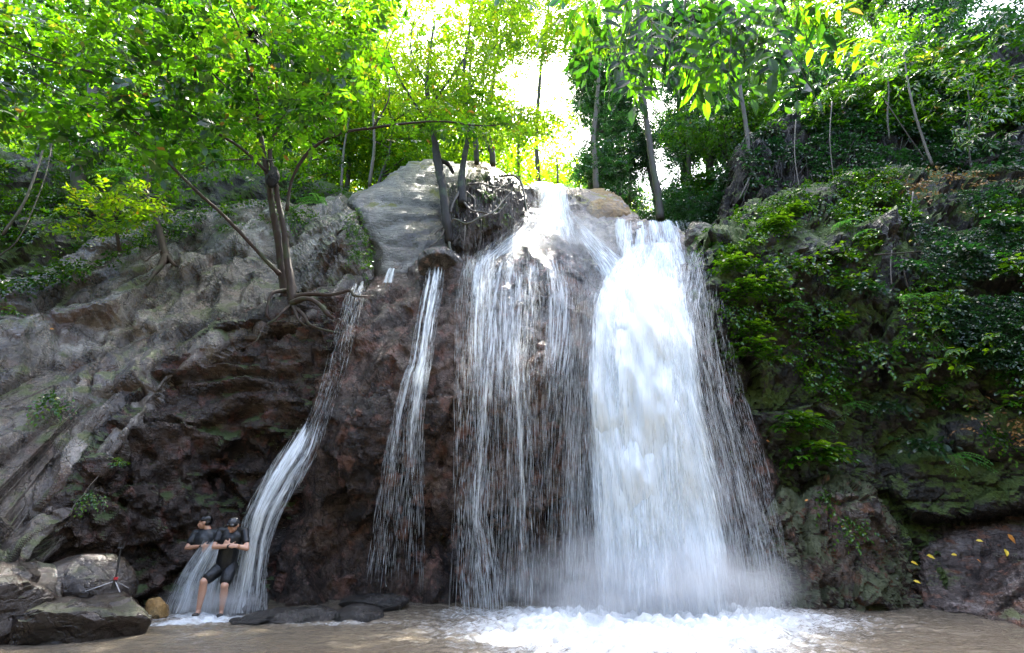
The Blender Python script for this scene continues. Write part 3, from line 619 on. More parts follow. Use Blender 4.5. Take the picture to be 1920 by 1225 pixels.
fall('spray fanning right from the highest fall over the pink rock', [(395, 1048, 1085, 13.9, .4), (440, 1068, 1130, 13.1, .7), (490, 1092, 1195, 12.4, .8), (540, 1112, 1240, 11.7, .9), (600, 1105, 1240, 11.0, .85), (680, 1090, 1200, 10.5, .55)], seed=4, ribbons=2600, nv=50, edgef=.35, noise=.3, topf=.25, rfront=.5)
fall('broad second upper fall with a ragged lip right of the ochre dome', [(410, 1142, 1285, 14.0, .95), (425, 1140, 1292, 13.85, 1.0), (470, 1140, 1302, 13.3, .8), (510, 1140, 1312, 12.8, .85), (560, 1120, 1318, 11.9, .95), (620, 1095, 1325, 11.0, .8)], seed=5, ribbons=3200, nv=70, profile=strands(5, 12, .6), noise=.3, rfront=.5)
fall('water sliding off the sloping rock right of the main fall', [(465, 1285, 1345, 12.3, .5), (500, 1262, 1345, 11.8, .65), (560, 1250, 1340, 11.2, .6), (620, 1240, 1330, 10.9, .5), (700, 1240, 1340, 10.6, .4)], M_thin, seed=6, ribbons=1500, nv=40, edgef=.35, rfront=.4)
mainp = lambda U, T: np.clip(1.2-.75*sstep(T, .3, 1)*sstep(U, .5, 1)-.18*T+.25*np.exp(-((U-.42)/.25)**2)+.5*vnoise(np.stack([U*7+1.5*T, U*0+3, T*2.2], -1), 77)*(.35+.65*T), 0, 1.5)
fall('thick white main fall plunging into the pool', [(455, 1165, 1290, 12.6, .5), (500, 1122, 1305, 12.0, .8), (560, 1090, 1316, 11.1, 1.05), (640, 1084, 1330, 10.6, 1.5), (760, 1078, 1352, 10.25, 1.4), (900, 1080, 1400, 10.05, 1.2), (1040, 1082, 1435, 9.9, 1.1), (1158, 1082, 1450, 9.7, 1.05)], seed=7, ribbons=16000, layers=4, gap=.14, nu=90, nv=180, profile=mainp, spread=.12, rfront=.75, rlen=(.08, .5), noise=.3, edgef=.27, topf=.2)
fall('bright heart of the main fall', [(530, 1140, 1285, 11.3, .8), (600, 1115, 1295, 10.5, 1.4), (720, 1110, 1310, 10.0, 1.3), (850, 1110, 1320, 9.75, 1.0), (1000, 1115, 1330, 9.6, .55), (1155, 1110, 1350, 9.45, .5)], seed=27, ribbons=3000, layers=2, gap=.15, nu=50, nv=120, profile=strands(27, 9, .6), edgef=.4, noise=.35, topf=.3)
fall('loose spray of the right side of the main fall over the dark rock', [(540, 1290, 1345, 11.2, .25), (700, 1300, 1380, 10.9, .4), (850, 1310, 1425, 10.8, .5), (1000, 1330, 1460, 10.6, .5), (1150, 1340, 1485, 10.4, .4)], M_thin, seed=8, ribbons=5000, nv=100, rlen=(.05, .25), spread=.15, rfront=.6, edgef=.4, profile=strands(8, 8, .5))
fall('wide veil of thin water over the central cliff', [(468, 880, 1090, 12.2, .45), (510, 872, 1100, 11.7, .58), (560, 866, 1110, 11.1, .56), (640, 864, 1105, 10.55, .62), (700, 862, 1095, 10.1, .48), (800, 862, 1085, 10.0, .36), (950, 858, 1078, 9.95, .36), (1140, 850, 1075, 9.9, .34)], M_thin, seed=9, ribbons=9000, nu=70, nv=150, profile=strands(9, 14, .5), rlen=(.06, .4), spread=.1, rfront=.35, edgef=.12, topf=.15)
fall('bright strand on the left of the veil', [(480, 885, 955, 12.1, .6), (510, 880, 945, 11.7, .9), (620, 885, 922, 10.8, .75), (720, 888, 918, 10.05, .75), (850, 876, 910, 9.95, .65), (960, 860, 905, 9.9, .7), (1080, 870, 930, 9.85, .45), (1140, 875, 935, 9.8, .35)], seed=10, ribbons=2200, nu=24, nv=120, layers=2, rw=(.004, .012), profile=strands(10, 5, .5), spread=.4)
fall('second strand in the middle of the veil', [(640, 940, 1000, 10.65, .45), (740, 955, 1000, 10.1, .55), (900, 960, 1005, 9.95, .5), (1140, 955, 1010, 9.85, .35)], seed=11, ribbons=1200, nu=24, nv=100, layers=2, profile=strands(11, 5, .4), spread=.4)
fall('thin shower of drops between the veil and the main fall', [(700, 1060, 1100, 10.2, .4), (900, 1055, 1105, 10.0, .45), (1145, 1050, 1110, 9.8, .45)], M_thin, seed=12, ribbons=1500, nu=20, nv=80)
fall('narrow cascade running down the left part of the central cliff', [(500, 803, 832, 12.1, .6), (540, 795, 828, 11.5, .7), (600, 782, 818, 10.9, .65), (680, 770, 808, 10.2, .6), (700, 760, 802, 10.1, .75), (780, 738, 792, 9.95, .5), (860, 724, 792, 9.9, .36), (960, 708, 790, 9.9, .28), (1100, 690, 790, 9.9, .2)], seed=13, ribbons=4000, nu=30, nv=140, profile=strands(13, 6, .4), spread=.15)
fall('tiny runnel between the pale slab and the perched boulder', [(502, 728, 742, 12.3, .8), (530, 716, 738, 12.0, .8)], seed=14, ribbons=60, nu=8, nv=14)
fall('upper part of the left cascade sliding from the exposed roots', [(528, 662, 686, 12.1, .8), (560, 645, 682, 11.45, .6), (620, 628, 668, 10.95, .42), (700, 608, 646, 10.6, .34), (760, 588, 626, 10.45, .36), (830, 555, 602, 10.35, .6)], M_thin, seed=15, ribbons=700, nu=20, nv=70)
fall('left cascade gushing down towards the bathers', [(790, 572, 604, 10.45, .7), (850, 530, 588, 10.15, .95), (900, 498, 555, 9.95, .9), (960, 466, 520, 9.85, .85), (1020, 452, 500, 9.95, .85), (1090, 438, 492, 9.95, .7), (1150, 420, 492, 9.9, .6)], seed=16, ribbons=3200, nu=36, nv=110, profile=strands(16, 6, .6), spread=.3, rfront=.3)
fall('fan of water thrown down to the left behind the bathers', [(1012, 392, 450, 10.0, .5), (1035, 375, 440, 9.98, .8), (1080, 345, 430, 9.95, .75), (1150, 315, 420, 9.85, .6)], seed=17, ribbons=2600, nu=34, nv=70, profile=strands(17, 8, .45), spread=.3)
# ------------------------------------------------------------------ foliage generators
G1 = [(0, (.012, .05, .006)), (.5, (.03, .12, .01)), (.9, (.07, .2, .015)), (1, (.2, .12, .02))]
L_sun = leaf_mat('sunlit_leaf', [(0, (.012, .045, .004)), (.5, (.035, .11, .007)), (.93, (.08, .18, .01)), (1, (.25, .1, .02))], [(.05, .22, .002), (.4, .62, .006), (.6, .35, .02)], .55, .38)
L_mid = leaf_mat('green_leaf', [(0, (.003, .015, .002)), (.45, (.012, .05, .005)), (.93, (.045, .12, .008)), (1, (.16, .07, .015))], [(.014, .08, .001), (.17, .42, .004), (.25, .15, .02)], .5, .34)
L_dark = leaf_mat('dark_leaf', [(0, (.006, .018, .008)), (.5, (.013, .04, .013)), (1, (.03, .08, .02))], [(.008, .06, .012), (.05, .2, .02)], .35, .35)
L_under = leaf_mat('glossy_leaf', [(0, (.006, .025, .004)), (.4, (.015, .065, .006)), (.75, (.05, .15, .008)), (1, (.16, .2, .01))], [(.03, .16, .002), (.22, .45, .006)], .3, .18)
L_fern = leaf_mat('fern_frond', [(0, (.03, .12, .03)), (.6, (.08, .26, .06)), (1, (.2, .42, .15))], [(.1, .4, .03), (.3, .6, .1)], .35, .35)
L_dead = leaf_mat('dead_leaf', [(0, (.12, .06, .03)), (.5, (.3, .15, .04)), (1, (.5, .36, .2))], [(.2, .1, .02), (.4, .3, .1)], .2, .5)
B_red = bark_mat('reddish_bark', (.014, .008, .006), (.06, .034, .024)); B_dark = bark_mat('dark_bark', (.006, .0045, .004), (.026, .019, .015))
B_grey = bark_mat('grey_bark', (.02, .017, .014), (.08, .066, .055)); B_pale = bark_mat('pale_root', (.05, .042, .034), (.17, .145, .125))
B_twig = bark_mat('twig', (.02, .014, .01), (.06, .045, .03))

def leaf_arrays(P, D, N, L, W, fold=False):
    """one pointed leaf per row"""
    S_ = nrm(np.cross(D, N)); L = L[:, None]; W = W[:, None]
    if not fold:
        V = np.stack([P, P+D*L*.34-S_*W*.5, P+D*L*.34+S_*W*.5, P+D*L*.7-S_*W*.38-N*L*.05, P+D*L*.7+S_*W*.38-N*L*.05, P+D*L-N*L*.12], 1)
        t = [[0, 2, 1], [3, 4, 5]]; q = [[1, 2, 4, 3]]
    else:
        up = N*W*.14
        V = np.stack([P, P+D*L*.3-S_*W*.5+up, P+D*L*.3, P+D*L*.3+S_*W*.5+up, P+D*L*.62-S_*W*.44+up-N*L*.03, P+D*L*.62-N*L*.03, P+D*L*.62+S_*W*.44+up-N*L*.03, P+D*L*.85-S_*W*.2-N*L*.08, P+D*L*.85+S_*W*.2-N*L*.08, P+D*L-N*L*.13], 1)
        t = [[0, 2, 1], [0, 3, 2], [7, 8, 9]]; q = [[1, 2, 5, 4], [2, 3, 6, 5], [4, 5, 8, 7]]
        t = t+[[5, 6, 8]]
    k = V.shape[1]; o = np.arange(len(P))[:, None, None]*k
    return V.reshape(-1, 3), (np.array(t)[None]+o).reshape(-1, 3), (np.array(q)[None]+o).reshape(-1, 4), k
def add_leaves(mb, P, D, N, L, W, tint, fold=False):
    V, T, Q, k = leaf_arrays(P, nrm(D), nrm(N), L, W, fold); mb.add(V, [T, Q], np.repeat(tint, k))
def sprays(mb, C, D, length, n, L, W, tint=None, droop=.25, r=None, fold=False, twigs=None, ang=55, flat=.5, jit=.3, tw=.006):
    """leafy twigs: C starts, D directions; n leaves each, in two rows"""
    r = r or rng; m = len(C); D = nrm(D); length = np.broadcast_to(length, (m,)).astype(float)
    t = (np.arange(n)+.7)/n; T = np.broadcast_to(t, (m, n)); up = np.array([0, 0, 1.])
    side0 = nrm(np.cross(D, up+r.normal(size=(m, 3))*flat))
    nn = nrm(np.cross(side0, D)); nn = np.where(nn[:, 2:] < 0, -nn, nn)
    P = C[:, None]+D[:, None]*(length[:, None]*T)[..., None]-up*(droop*length[:, None]*T**2)[..., None]
    sg = np.where(np.arange(n) % 2 == 0, 1., -1.)[None, :, None]
    ax = nrm(D[:, None]-up*(2*droop*T)[..., None])
    ca, sa = math.cos(R(ang)), math.sin(R(ang))
    ld = ax*ca+side0[:, None]*sg*sa; ld[:, -1] = ax[:, -1]
    ld = nrm(ld+r.normal(size=ld.shape)*jit*.6-up*.15)
    ln = nrm(nn[:, None]+r.normal(size=ld.shape)*jit); ln = nrm(ln-ld*(ln*ld).sum(-1, keepdims=True))
    sz = 1-.35*np.abs(T-.5)+r.normal(size=T.shape)*.12
    if tint is None: tint = np.clip(.5+.22*r.normal(size=m), 0, .93)
    tt = np.clip(tint[:, None]+.1*r.normal(size=T.shape), 0, .95); tt = np.where(r.random(T.shape) < .008, 1., tt)
    add_leaves(mb, P.reshape(-1, 3), ld.reshape(-1, 3), ln.reshape(-1, 3), (L*sz).ravel(), (W*sz).ravel(), tt.ravel(), fold)
    if twigs is not None:
        tk = np.array([0, .5, 1.]); Q = C[:, None]+D[:, None]*(length[:, None]*tk)[..., None]-up*(droop*length[:, None]*tk**2)[..., None]
        a = nrm(np.cross(D, up+.1)); b = nrm(np.cross(a, D)); wd = tw*np.array([1, .7, .35])
        ring = [a, -.5*a+.87*b, -.5*a-.87*b]
        V = np.stack([Q[:, i]+g*wd[i] for i in range(3) for g in ring], 1)
        f = [[i*3+j, i*3+(j+1) % 3, i*3+3+(j+1) % 3, i*3+3+j] for i in range(2) for j in range(3)]
        twigs.add(V.reshape(-1, 3), [(np.array(f)[None]+np.arange(m)[:, None, None]*9).reshape(-1, 4)])
def region_points(poly, n, y0, y1, r, dens=None):
    P = np.array(poly, float); lo, hi = P.min(0), P.max(0); out = []
    while len(out) < n:
        q = lo+(hi-lo)*r.random((n*2, 2)); q = q[inside(q[:, 0], q[:, 1], P)]
        if dens is not None: q = q[r.random(len(q)) < dens(q[:, 0], q[:, 1])]
        out.extend(q.tolist())
    q = np.array(out[:n]); Y = y0+(y1-y0)*r.random(n)
    return at(q[:, 0], q[:, 1], Y), q
def clump(p, s=1.0, seed=0, thr=-.1):
    return vnoise(p*s, seed) > thr
def tree_obj(label, base, cat='tree', group=None, name='tree'):
    return empty(name, tuple(base), label, cat, group)
# ------------------------------------------------------------------ the leaning tree left of the falls
def A(*t): return np.array([at(*q) for q in t])
def leaning_tree():
    b = at(535, 548, 11.9)
    e = tree_obj('slender leaning tree with two reddish stems and a wide green crown over the left rocks', b)
    t = MB()
    def tb(pts, r, s=8, a=.5, wob=.25): t.tube(A(*pts), r, s, 5, wob, a)
    tb([(548, 575, 11.6), (535, 545, 11.75), (528, 500, 11.75), (520, 440, 11.6), (508, 375, 11.4), (500, 320, 11.2), (488, 250, 10.9), (482, 190, 10.4), (470, 130, 9.8), (455, 70, 9.2), (430, 10, 8.6)], [.13, .13, .1, .095, .085, .08, .06, .05, .04, .03, .02], 10)
    tb([(552, 570, 11.5), (545, 530, 11.55), (538, 480, 11.5), (532, 430, 11.4), (522, 380, 11.3), (515, 330, 11.2), (506, 285, 11.1), (525, 230, 10.8), (560, 170, 10.3), (600, 110, 9.8), (640, 50, 9.3)], [.14, .11, .085, .075, .07, .065, .06, .045, .035, .03, .015], 10)
    tb([(525, 515, 11.5), (500, 490, 11.3), (468, 455, 11.1), (420, 405, 10.8), (370, 360, 10.4), (320, 310, 10.0), (275, 265, 9.6), (240, 240, 9.3), (180, 225, 9.0)], [.07, .055, .05, .045, .04, .035, .03, .02, .01], 8)
    tb([(500, 322, 11.15), (455, 280, 10.6), (400, 245, 10.0), (340, 205, 9.4), (260, 175, 8.8), (170, 135, 8.3), (80, 110, 7.9), (-20, 70, 7.5)], [.05, .042, .038, .034, .03, .026, .02, .012], 7)
    tb([(400, 245, 10.0), (330, 200, 9.7), (250, 120, 9.2), (180, 60, 8.8), (120, 10, 8.4)], [.03, .026, .022, .016, .01], 6)
    tb([(340, 205, 9.4), (270, 225, 9.1), (190, 205, 8.7), (90, 160, 8.3), (-10, 110, 8)], [.024, .022, .018, .014, .008], 6)
    tb([(545, 345, 11.2), (560, 310, 11.0), (590, 275, 10.8), (640, 250, 10.6), (700, 240, 10.5), (760, 232, 10.4), (830, 228, 10.3), (900, 236, 10.3), (960, 232, 10.2)], [.03, .045, .045, .042, .038, .034, .026, .018, .008], 8)
    tb([(538, 395, 11.3), (545, 345, 11.2), (560, 310, 11)], [.05, .042, .04], 7)
    tb([(640, 250, 10.6), (615, 220, 10.4), (600, 170, 10.2), (610, 120, 9.9), (590, 60, 9.4)], [.03, .025, .02, .015, .01], 6)
    tb([(488, 250, 10.9), (440, 180, 10.3), (380, 120, 9.7), (330, 60, 9.1), (290, 5, 8.7)], [.035, .03, .024, .018, .01], 6)
    tb([(525, 230, 10.8), (500, 150, 10.2), (515, 80, 9.7), (540, 10, 9.2)], [.03, .025, .018, .01], 6)
    tb([(700, 240, 10.5), (730, 180, 10.3), (720, 110, 10.0), (745, 40, 9.6)], [.025, .022, .016, .01], 6)
    tb([(515, 300, 11.1), (430, 300, 10.5), (370, 310, 10.1), (330, 335, 9.9)], [.02, .018, .014, .008], 6)
    t.build('trunk', B_red, e, True)
    # exposed roots gripping the ledge
    q = MB()
    for pts, r in [(((548, 560, 11.5), (580, 552, 11.35), (620, 553, 11.3), (655, 545, 11.4), (665, 555, 11.3), (690, 556, 11.4)), (.1, .06, .05, .045, .035, .02)),
                   (((545, 570, 11.4), (575, 560, 11.2), (600, 572, 11.1), (615, 590, 11.1), (625, 598, 11.3)), (.09, .06, .055, .06, .03)),
                   (((550, 575, 11.4), (568, 590, 11.1), (580, 608, 11.0), (605, 618, 11.0), (640, 625, 11.2)), (.07, .045, .035, .03, .015)),
                   (((535, 545, 11.6), (510, 550, 11.3), (503, 570, 11.2), (500, 590, 11.1), (508, 600, 11.2)), (.06, .045, .04, .035, .02)),
                   (((545, 572, 11.4), (530, 585, 11.1), (515, 600, 11.0), (495, 612, 10.9), (480, 640, 10.7), (450, 655, 10.6)), (.05, .03, .025, .02, .018, .01)),
                   (((575, 560, 11.2), (595, 566, 11.15), (610, 580, 11.15), (628, 590, 11.2)), (.04, .025, .02, .015)),
                   (((550, 575, 11.3), (560, 600, 11.0), (575, 612, 10.95)), (.05, .03, .015))]:
        q.tube(A(*pts), r, 7, 5, .35)
    q.build('root', B_red, e, True)
    r = np.random.default_rng(11); c = MB(); tw = MB()
    poly = [(-80, -60), (760, -60), (740, 60), (700, 150), (660, 215), (600, 235), (560, 260), (520, 255), (470, 270), (400, 285), (330, 300), (260, 300), (170, 285), (90, 260), (-80, 250)]
    C, pq = region_points(poly, 2700, 7.0, 11.6, r, lambda x, y: np.clip(1.15-np.clip(y-60, 0, 400)/330, .25, 1)); C = C[clump(C, .9, 5, -.22)]
    D = nrm(np.stack([r.normal(size=len(C))-.25, r.normal(size=len(C))*.9-.3, r.normal(size=len(C))*.35-.1], 1))
    sprays(c, C, D, (.3+.35*r.random(len(C))), 8, .225, .105, np.clip(.42+.55*vnoise(C*1.3, 8)+.15*r.normal(size=len(C)), 0, .92), .3, r, twigs=tw)
    # the spray reaching right past the root trees
    C, pq = region_points([(700, 215), (960, 205), (985, 250), (860, 262), (720, 270)], 60, 10, 10.7, r)
    sprays(c, C, r.normal(size=C.shape)*[1, .6, .4], .4, 7, .19, .08, None, .2, r, twigs=tw)
    build_two('crown', c, tw, [L_mid, B_twig], e)
leaning_tree()
def nest():
    # black termite nest wrapped on the stem
    o = boulder('termite_nest', 'black elongated termite nest stuck on the stem of the leaning tree', tuple(at(511, 333, 11.05)), (.17, .18, .34), plain('nest_black', (.006, .005, .005), .8, .4, 30, bmp=.8), 61, .035, 4, 'nest')
    # dark bird's nest of dead leaves hanging in the crown
    e = empty('bird_nest', tuple(at(478, 66, 9.0)), 'ragged black clump of dead leaves caught high in the leaning tree crown', 'nest')
    r = np.random.default_rng(5); mb = MB(); c = at(478, 66, 9.0)
    d = nrm(r.normal(size=(90, 3))); mb_p = c+d*.03
    add_leaves(mb, mb_p, d+np.array([0, 0, -.4]), nrm(r.normal(size=(90, 3))), .12+.14*r.random(90), .05+.04*r.random(90), r.random(90)*.4)
    mb.build('dead_leaves', plain('dead_black_leaf', (.012, .01, .008), .7, .4), e)
    m2 = MB(); m2.tube([c+[0, 0, .25], c, c+[.03, 0, -.2]], [.01, .03, .01], 6); m2.build('stalk', B_twig, e)
nest()
# ------------------------------------------------------------------ trees on the root bluff
def bluff_tree(label, stem, rad, extra, roots, bark, crown):
    e = tree_obj(label, at(*stem[0])); t = MB(); t.tube(A(*stem), rad, 10, 5, .25)
    for pts, r in extra: t.tube(A(*pts), r, 7, 5, .25)
    t.build('trunk', bark, e, True)
    for k, (pts, r) in enumerate(roots):
        q = MB(); q.tube(A(*pts), r, 6, 5, .4); q.build('root', B_pale, e, True)
    if crown:
        poly, n, y0, y1, mat, L, seed, thr = crown
        r = np.random.default_rng(seed); c = MB(); tw = MB(); C, _ = region_points(poly, n, y0, y1, r); C = C[clump(C, .9, seed, thr)]
        D = nrm(np.stack([r.normal(size=len(C)), r.normal(size=len(C)), r.normal(size=len(C))*.4], 1))
        sprays(c, C, D, .35+.4*r.random(len(C)), 8, L, L*.45, np.clip(.5+.3*vnoise(C*.7, 8)+.14*r.normal(size=len(C)), 0, .93), .2, r, twigs=tw)
        build_two('crown', c, tw, [mat, B_twig], e)
bluff_tree('dark curved tree growing down over the bluff edge with a forked root', [(842, 455, 12.9), (838, 420, 12.8), (834, 380, 13.0), (828, 340, 13.3), (820, 300, 13.5), (815, 262, 13.5), (806, 215, 13.5), (800, 160, 13.4), (806, 100, 13.3), (815, 40, 13.2)],
    [.13, .15, .14, .15, .15, .11, .09, .075, .06, .04],
    [(((820, 300, 13.5), (840, 308, 13.9), (850, 325, 14.0)), (.1, .08, .06)), (((808, 235, 13.5), (775, 190, 13.2), (740, 130, 12.9), (720, 60, 12.6)), (.06, .045, .035, .02)), (((806, 200, 13.5), (850, 140, 13.4), (890, 80, 13.2)), (.05, .04, .02)), (((800, 160, 13.4), (770, 90, 13.4), (780, 20, 13.2)), (.04, .03, .02))],
    [(((842, 440, 12.9), (850, 412, 12.75), (875, 420, 12.6), (900, 408, 12.7), (925, 398, 12.9), (945, 375, 13.4), (958, 360, 13.6)), (.03, .035, .035, .035, .03, .025, .015)),
     (((872, 420, 12.65), (871, 445, 12.55), (868, 470, 12.6)), (.03, .02, .012)), (((838, 420, 12.8), (822, 432, 12.7), (815, 440, 12.8)), (.025, .02, .01)),
     (((832, 400, 12.9), (833, 430, 12.75), (822, 450, 12.7), (806, 462, 12.6)), (.03, .035, .03, .02)), (((842, 455, 12.8), (846, 470, 12.6), (862, 480, 12.6)), (.05, .03, .015))],
    B_dark, ([(640, -60), (960, -60), (1000, 60), (960, 150), (880, 200), (820, 225), (760, 200), (690, 190), (650, 120)], 1500, 11.8, 15, L_sun, .17, 21, -.3))
bluff_tree('straight dark tree rooted in the middle of the bluff', [(868, 385, 13.1), (866, 350, 13.2), (868, 310, 13.6), (876, 270, 14.0), (880, 235, 14.2), (873, 190, 14.2), (870, 130, 14.2), (880, 60, 14.2), (890, -20, 14.2)],
    [.16, .15, .1, .095, .09, .08, .07, .05, .03], [(((873, 190, 14.2), (900, 130, 14.0), (940, 70, 13.8)), (.05, .04, .02)), (((880, 240, 14.1), (920, 225, 13.9), (975, 215, 13.7)), (.04, .03, .015))],
    [(((870, 380, 13.0), (885, 395, 12.8), (905, 398, 12.8), (930, 402, 13.0), (950, 380, 13.4)), (.04, .03, .03, .025, .015)), (((862, 360, 13.1), (850, 380, 12.9), (845, 400, 12.8)), (.05, .03, .02)),
     (((880, 345, 13.6), (905, 345, 13.6), (930, 352, 13.6), (955, 345, 13.9)), (.03, .03, .025, .015)), (((875, 360, 13.3), (890, 375, 13.1), (888, 400, 12.9)), (.03, .02, .01))],
    B_dark, ([(850, 150), (960, 190), (1040, 215), (1050, 240), (960, 262), (880, 262), (820, 250), (800, 200)], 420, 12.5, 15, L_sun, .17, 25, -.5))
bluff_tree('first of two pale thin trunks rising behind the root bluff', [(894, 306, 15.5), (892, 270, 15.6), (886, 220, 15.8), (880, 160, 16), (886, 80, 16)], [.11, .11, .1, .08, .05], [], [], B_grey, ([(820, -60), (1080, -60), (1080, 60), (1040, 120), (960, 150), (860, 120)], 900, 14.5, 17.5, L_sun, .17, 29, -.2))
bluff_tree('forked pale trunk at the right end of the root bluff', [(924, 310, 15.5), (922, 280, 15.6), (915, 250, 15.7), (918, 200, 15.9), (930, 120, 16), (950, 40, 16)], [.12, .12, .1, .09, .07, .05], [(((921, 285, 15.6), (908, 265, 15.6), (905, 250, 15.6)), (.07, .06, .05))],
    [(((940, 330, 14.6), (965, 330, 14.4), (978, 345, 14.2), (985, 380, 13.9), (990, 410, 13.6)), (.05, .045, .04, .035, .02)), (((960, 332, 14.3), (950, 350, 13.9), (935, 345, 13.9)), (.03, .025, .015))],
    B_grey, ([(960, -60), (1180, -60), (1150, 60), (1110, 110), (1060, 90), (1000, 130), (950, 100)], 1100, 14, 18, L_sun, .17, 33, -.3))
def root_mat_hang():
    # curtain of fine roots hanging from the bluff
    r = np.random.default_rng(77); mb = MB()
    for k in range(230):
        x = 836+130*r.random(); y = 335+80*r.random(); Y = float(surf(x, y)[0])-.14-.1*r.random(); L = 30+80*r.random()
        p = [at(x, y, Y), at(x+r.normal()*5, y+L*.5, Y-.08-.08*r.random()), at(x+r.normal()*8, y+L, Y-.1*r.random()-.05)]
        p[1][1] = p[0][1]-.12*r.random(); p[2][1] = p[0][1]-.2*r.random()-.3
        mb.tube(p, [.012, .009, .004], 4, 3, .3)
    tag(mb.build('hanging_roots', B_pale, None, True), 'tangle of fine hair-like roots hanging over the brown bluff', kind='stuff')
root_mat_hang()

# ------------------------------------------------------------------ big leaves hanging in from the top right, near the camera
def near_branch(label, limbs, fronds, mat, seed, L=.5, W=.16):
    r = np.random.default_rng(seed); e = tree_obj(label, at(*limbs[0][0][0]), 'branch', name='overhanging_branch')
    t = MB()
    for pts, rad in limbs: t.tube(A(*pts), rad, 7, 5, .2)
    t.build('limb', B_dark, e, True)
    for (x, y, Y, dx, dy, n, sc_, ti) in fronds:
        c = MB(); tw = MB()
        p0 = at(x, y, Y); p1 = at(x+dx, y+dy, Y+.25*r.normal()); d = p1-p0; ln = np.linalg.norm(d)
        sprays(c, p0[None], d[None], ln, n, L*sc_, W*sc_, np.array([ti]), .12, r, True, tw, 62, .35, .14, .007)
        build_two('frond', c, tw, [mat, B_twig], e)
L_near = leaf_mat('big_dark_leaf', [(0, (.004, .018, .004)), (.4, (.012, .05, .006)), (.95, (.04, .12, .01)), (1, (.2, .2, .02))], [(.006, .04, .002), (.16, .46, .005)], .5, .5)
r_ = np.random.default_rng(91)
fr = []
for k in range(85):
    x = 1110+370*r_.random(); y = -50+130*r_.random()-.0*x
    fr.append((x, y, 4.6+1.3*r_.random(), r_.normal()*60, 75+45*r_.random(), 7, .6+.3*r_.random(), .0+.5*r_.random()**1.5))
fr += [(1175, -30, 5, 40, 130, 9, .8, .5), (1150, 20, 5.2, 60, 120, 9, .8, .7), (1235, 60, 5.2, -35, 110, 9, .85, .75), (1250, 50, 5, 55, 120, 9, .85, .8), (1330, 60, 5.1, 15, 110, 9, .85, .8), (1290, 90, 5.4, 30, 90, 9, .8, .9), (1385, 40, 5.1, 20, 130, 9, .8, .6), (1130, 0, 4.9, -60, 60, 9, .75, .4), (1210, 90, 5.3, -20, 90, 9, .8, .85)]
near_branch('drooping branch with large pointed pinnate leaves hanging in from the top right', [(((1300, -260, 5.4), (1292, -120, 5.3), (1285, 0, 5.2), (1275, 60, 5.1), (1262, 100, 5.1)), (.045, .035, .02, .014, .008)), (((1292, -120, 5.3), (1200, -70, 5.2), (1150, -20, 5.1)), (.03, .02, .01)), (((1292, -120, 5.3), (1400, -60, 5.2), (1450, 0, 5.1)), (.03, .02, .01))], fr, L_near, 92)
near_branch('long pinnate frond with paired bright leaflets reaching right beside the earth bank', [(((1300, -200, 5.8), (1400, -20, 5.7), (1460, 60, 5.6), (1500, 88, 5.6)), (.03, .02, .012, .008))],
            [(1470, 80, 5.6, 150, 22, 11, .62, .7), (1440, 60, 5.5, 90, 90, 9, .6, .6), (1400, 100, 5.6, 70, 90, 9, .6, .55), (1560, 90, 5.8, 70, -20, 8, .55, .7), (1500, 20, 5.6, 90, -10, 10, .6, .6)], L_mid, 94)
near_branch('dark spray of narrow leaves dangling from the top edge above the bluff trees', [(((1000, -180, 5.4), (985, -80, 5.4), (960, -20, 5.4)), (.02, .012, .008)), (((1000, -180, 5.4), (1020, -80, 5.4), (1050, -25, 5.4)), (.02, .012, .006))],
            [(985, -45, 5.4, -50, 35, 9, .6, .1), (975, -40, 5.4, 20, 40, 9, .6, .1), (1045, -45, 5.4, 10, 45, 9, .6, .15), (1065, -50, 5.4, 40, 40, 8, .6, .1), (930, -40, 5.4, -30, 30, 7, .5, .2)], L_dark, 96)

# ------------------------------------------------------------------ background trees: three prototypes, copied
def proto_tree(name, h, crown_w, kind, seed, mat, bark, n, leaf):
    """kind: 'tall' bare stem with crown on top, 'vine' foliage down the whole stem, 'bush' low and wide"""
    r = np.random.default_rng(seed); e = empty(name, (0, 0, 0)); t = MB(); c = MB()
    lean = r.normal(size=2)*.03*h
    tp = np.array([[0, 0, 0], [lean[0]*.3, 0, h*.35], [lean[0]*.8, lean[1], h*.7], [lean[0], lean[1], h*.97]])
    t.tube(tp-[0, 0, 1.0]*np.array([[1], [0], [0], [0]]), [.028*h*.6, .02*h*.6, .012*h*.6, .004*h], 8, 4, .2)
    ends = []
    for k in range(14):
        f = {'tall': .5+.5*r.random(), 'vine': .2+.8*r.random(), 'bush': .2+.8*r.random()}[kind]; a = r.random()*6.28
        z0 = f*h*.95; b = np.array([np.interp(z0, tp[:, 2], tp[:, 0]), np.interp(z0, tp[:, 2], tp[:, 1]), z0])
        ln = crown_w*(.6+.5*r.random())*({'tall': 1, 'vine': .6, 'bush': 1}[kind])*(1-.35*abs(f-.75))
        en = b+np.array([math.cos(a)*ln, math.sin(a)*ln, ln*(.25+.5*r.random())])
        t.tube([b, (b+en)/2+[0, 0, -.03*ln], en], [.007*h, .005*h, .002*h], 5, 3, .2); ends += [(b*(1-s)+en*s) for s in (.4, .6, .8, 1, 1.05)]
    ends = np.array(ends); ci = r.integers(0, len(ends), n); rad = crown_w*.33
    C = ends[ci]+nrm(r.normal(size=(n, 3)))*(rad*r.random((n, 1))**.5)*np.array([1, 1, .75 if kind != 'vine' else 1.5])
    tn = r.random(len(ends))*.5+.2
    D = r.normal(size=(n, 3))*[1, 1, .5]-[0, 0, .3]
    sprays(c, C, D, leaf*4, 7, leaf, leaf*.48, np.clip(tn[ci]+.12*r.normal(size=n), 0, .92), .3, r)
    t.build('trunk', bark, e, True); c.build('crown', mat, e); return e
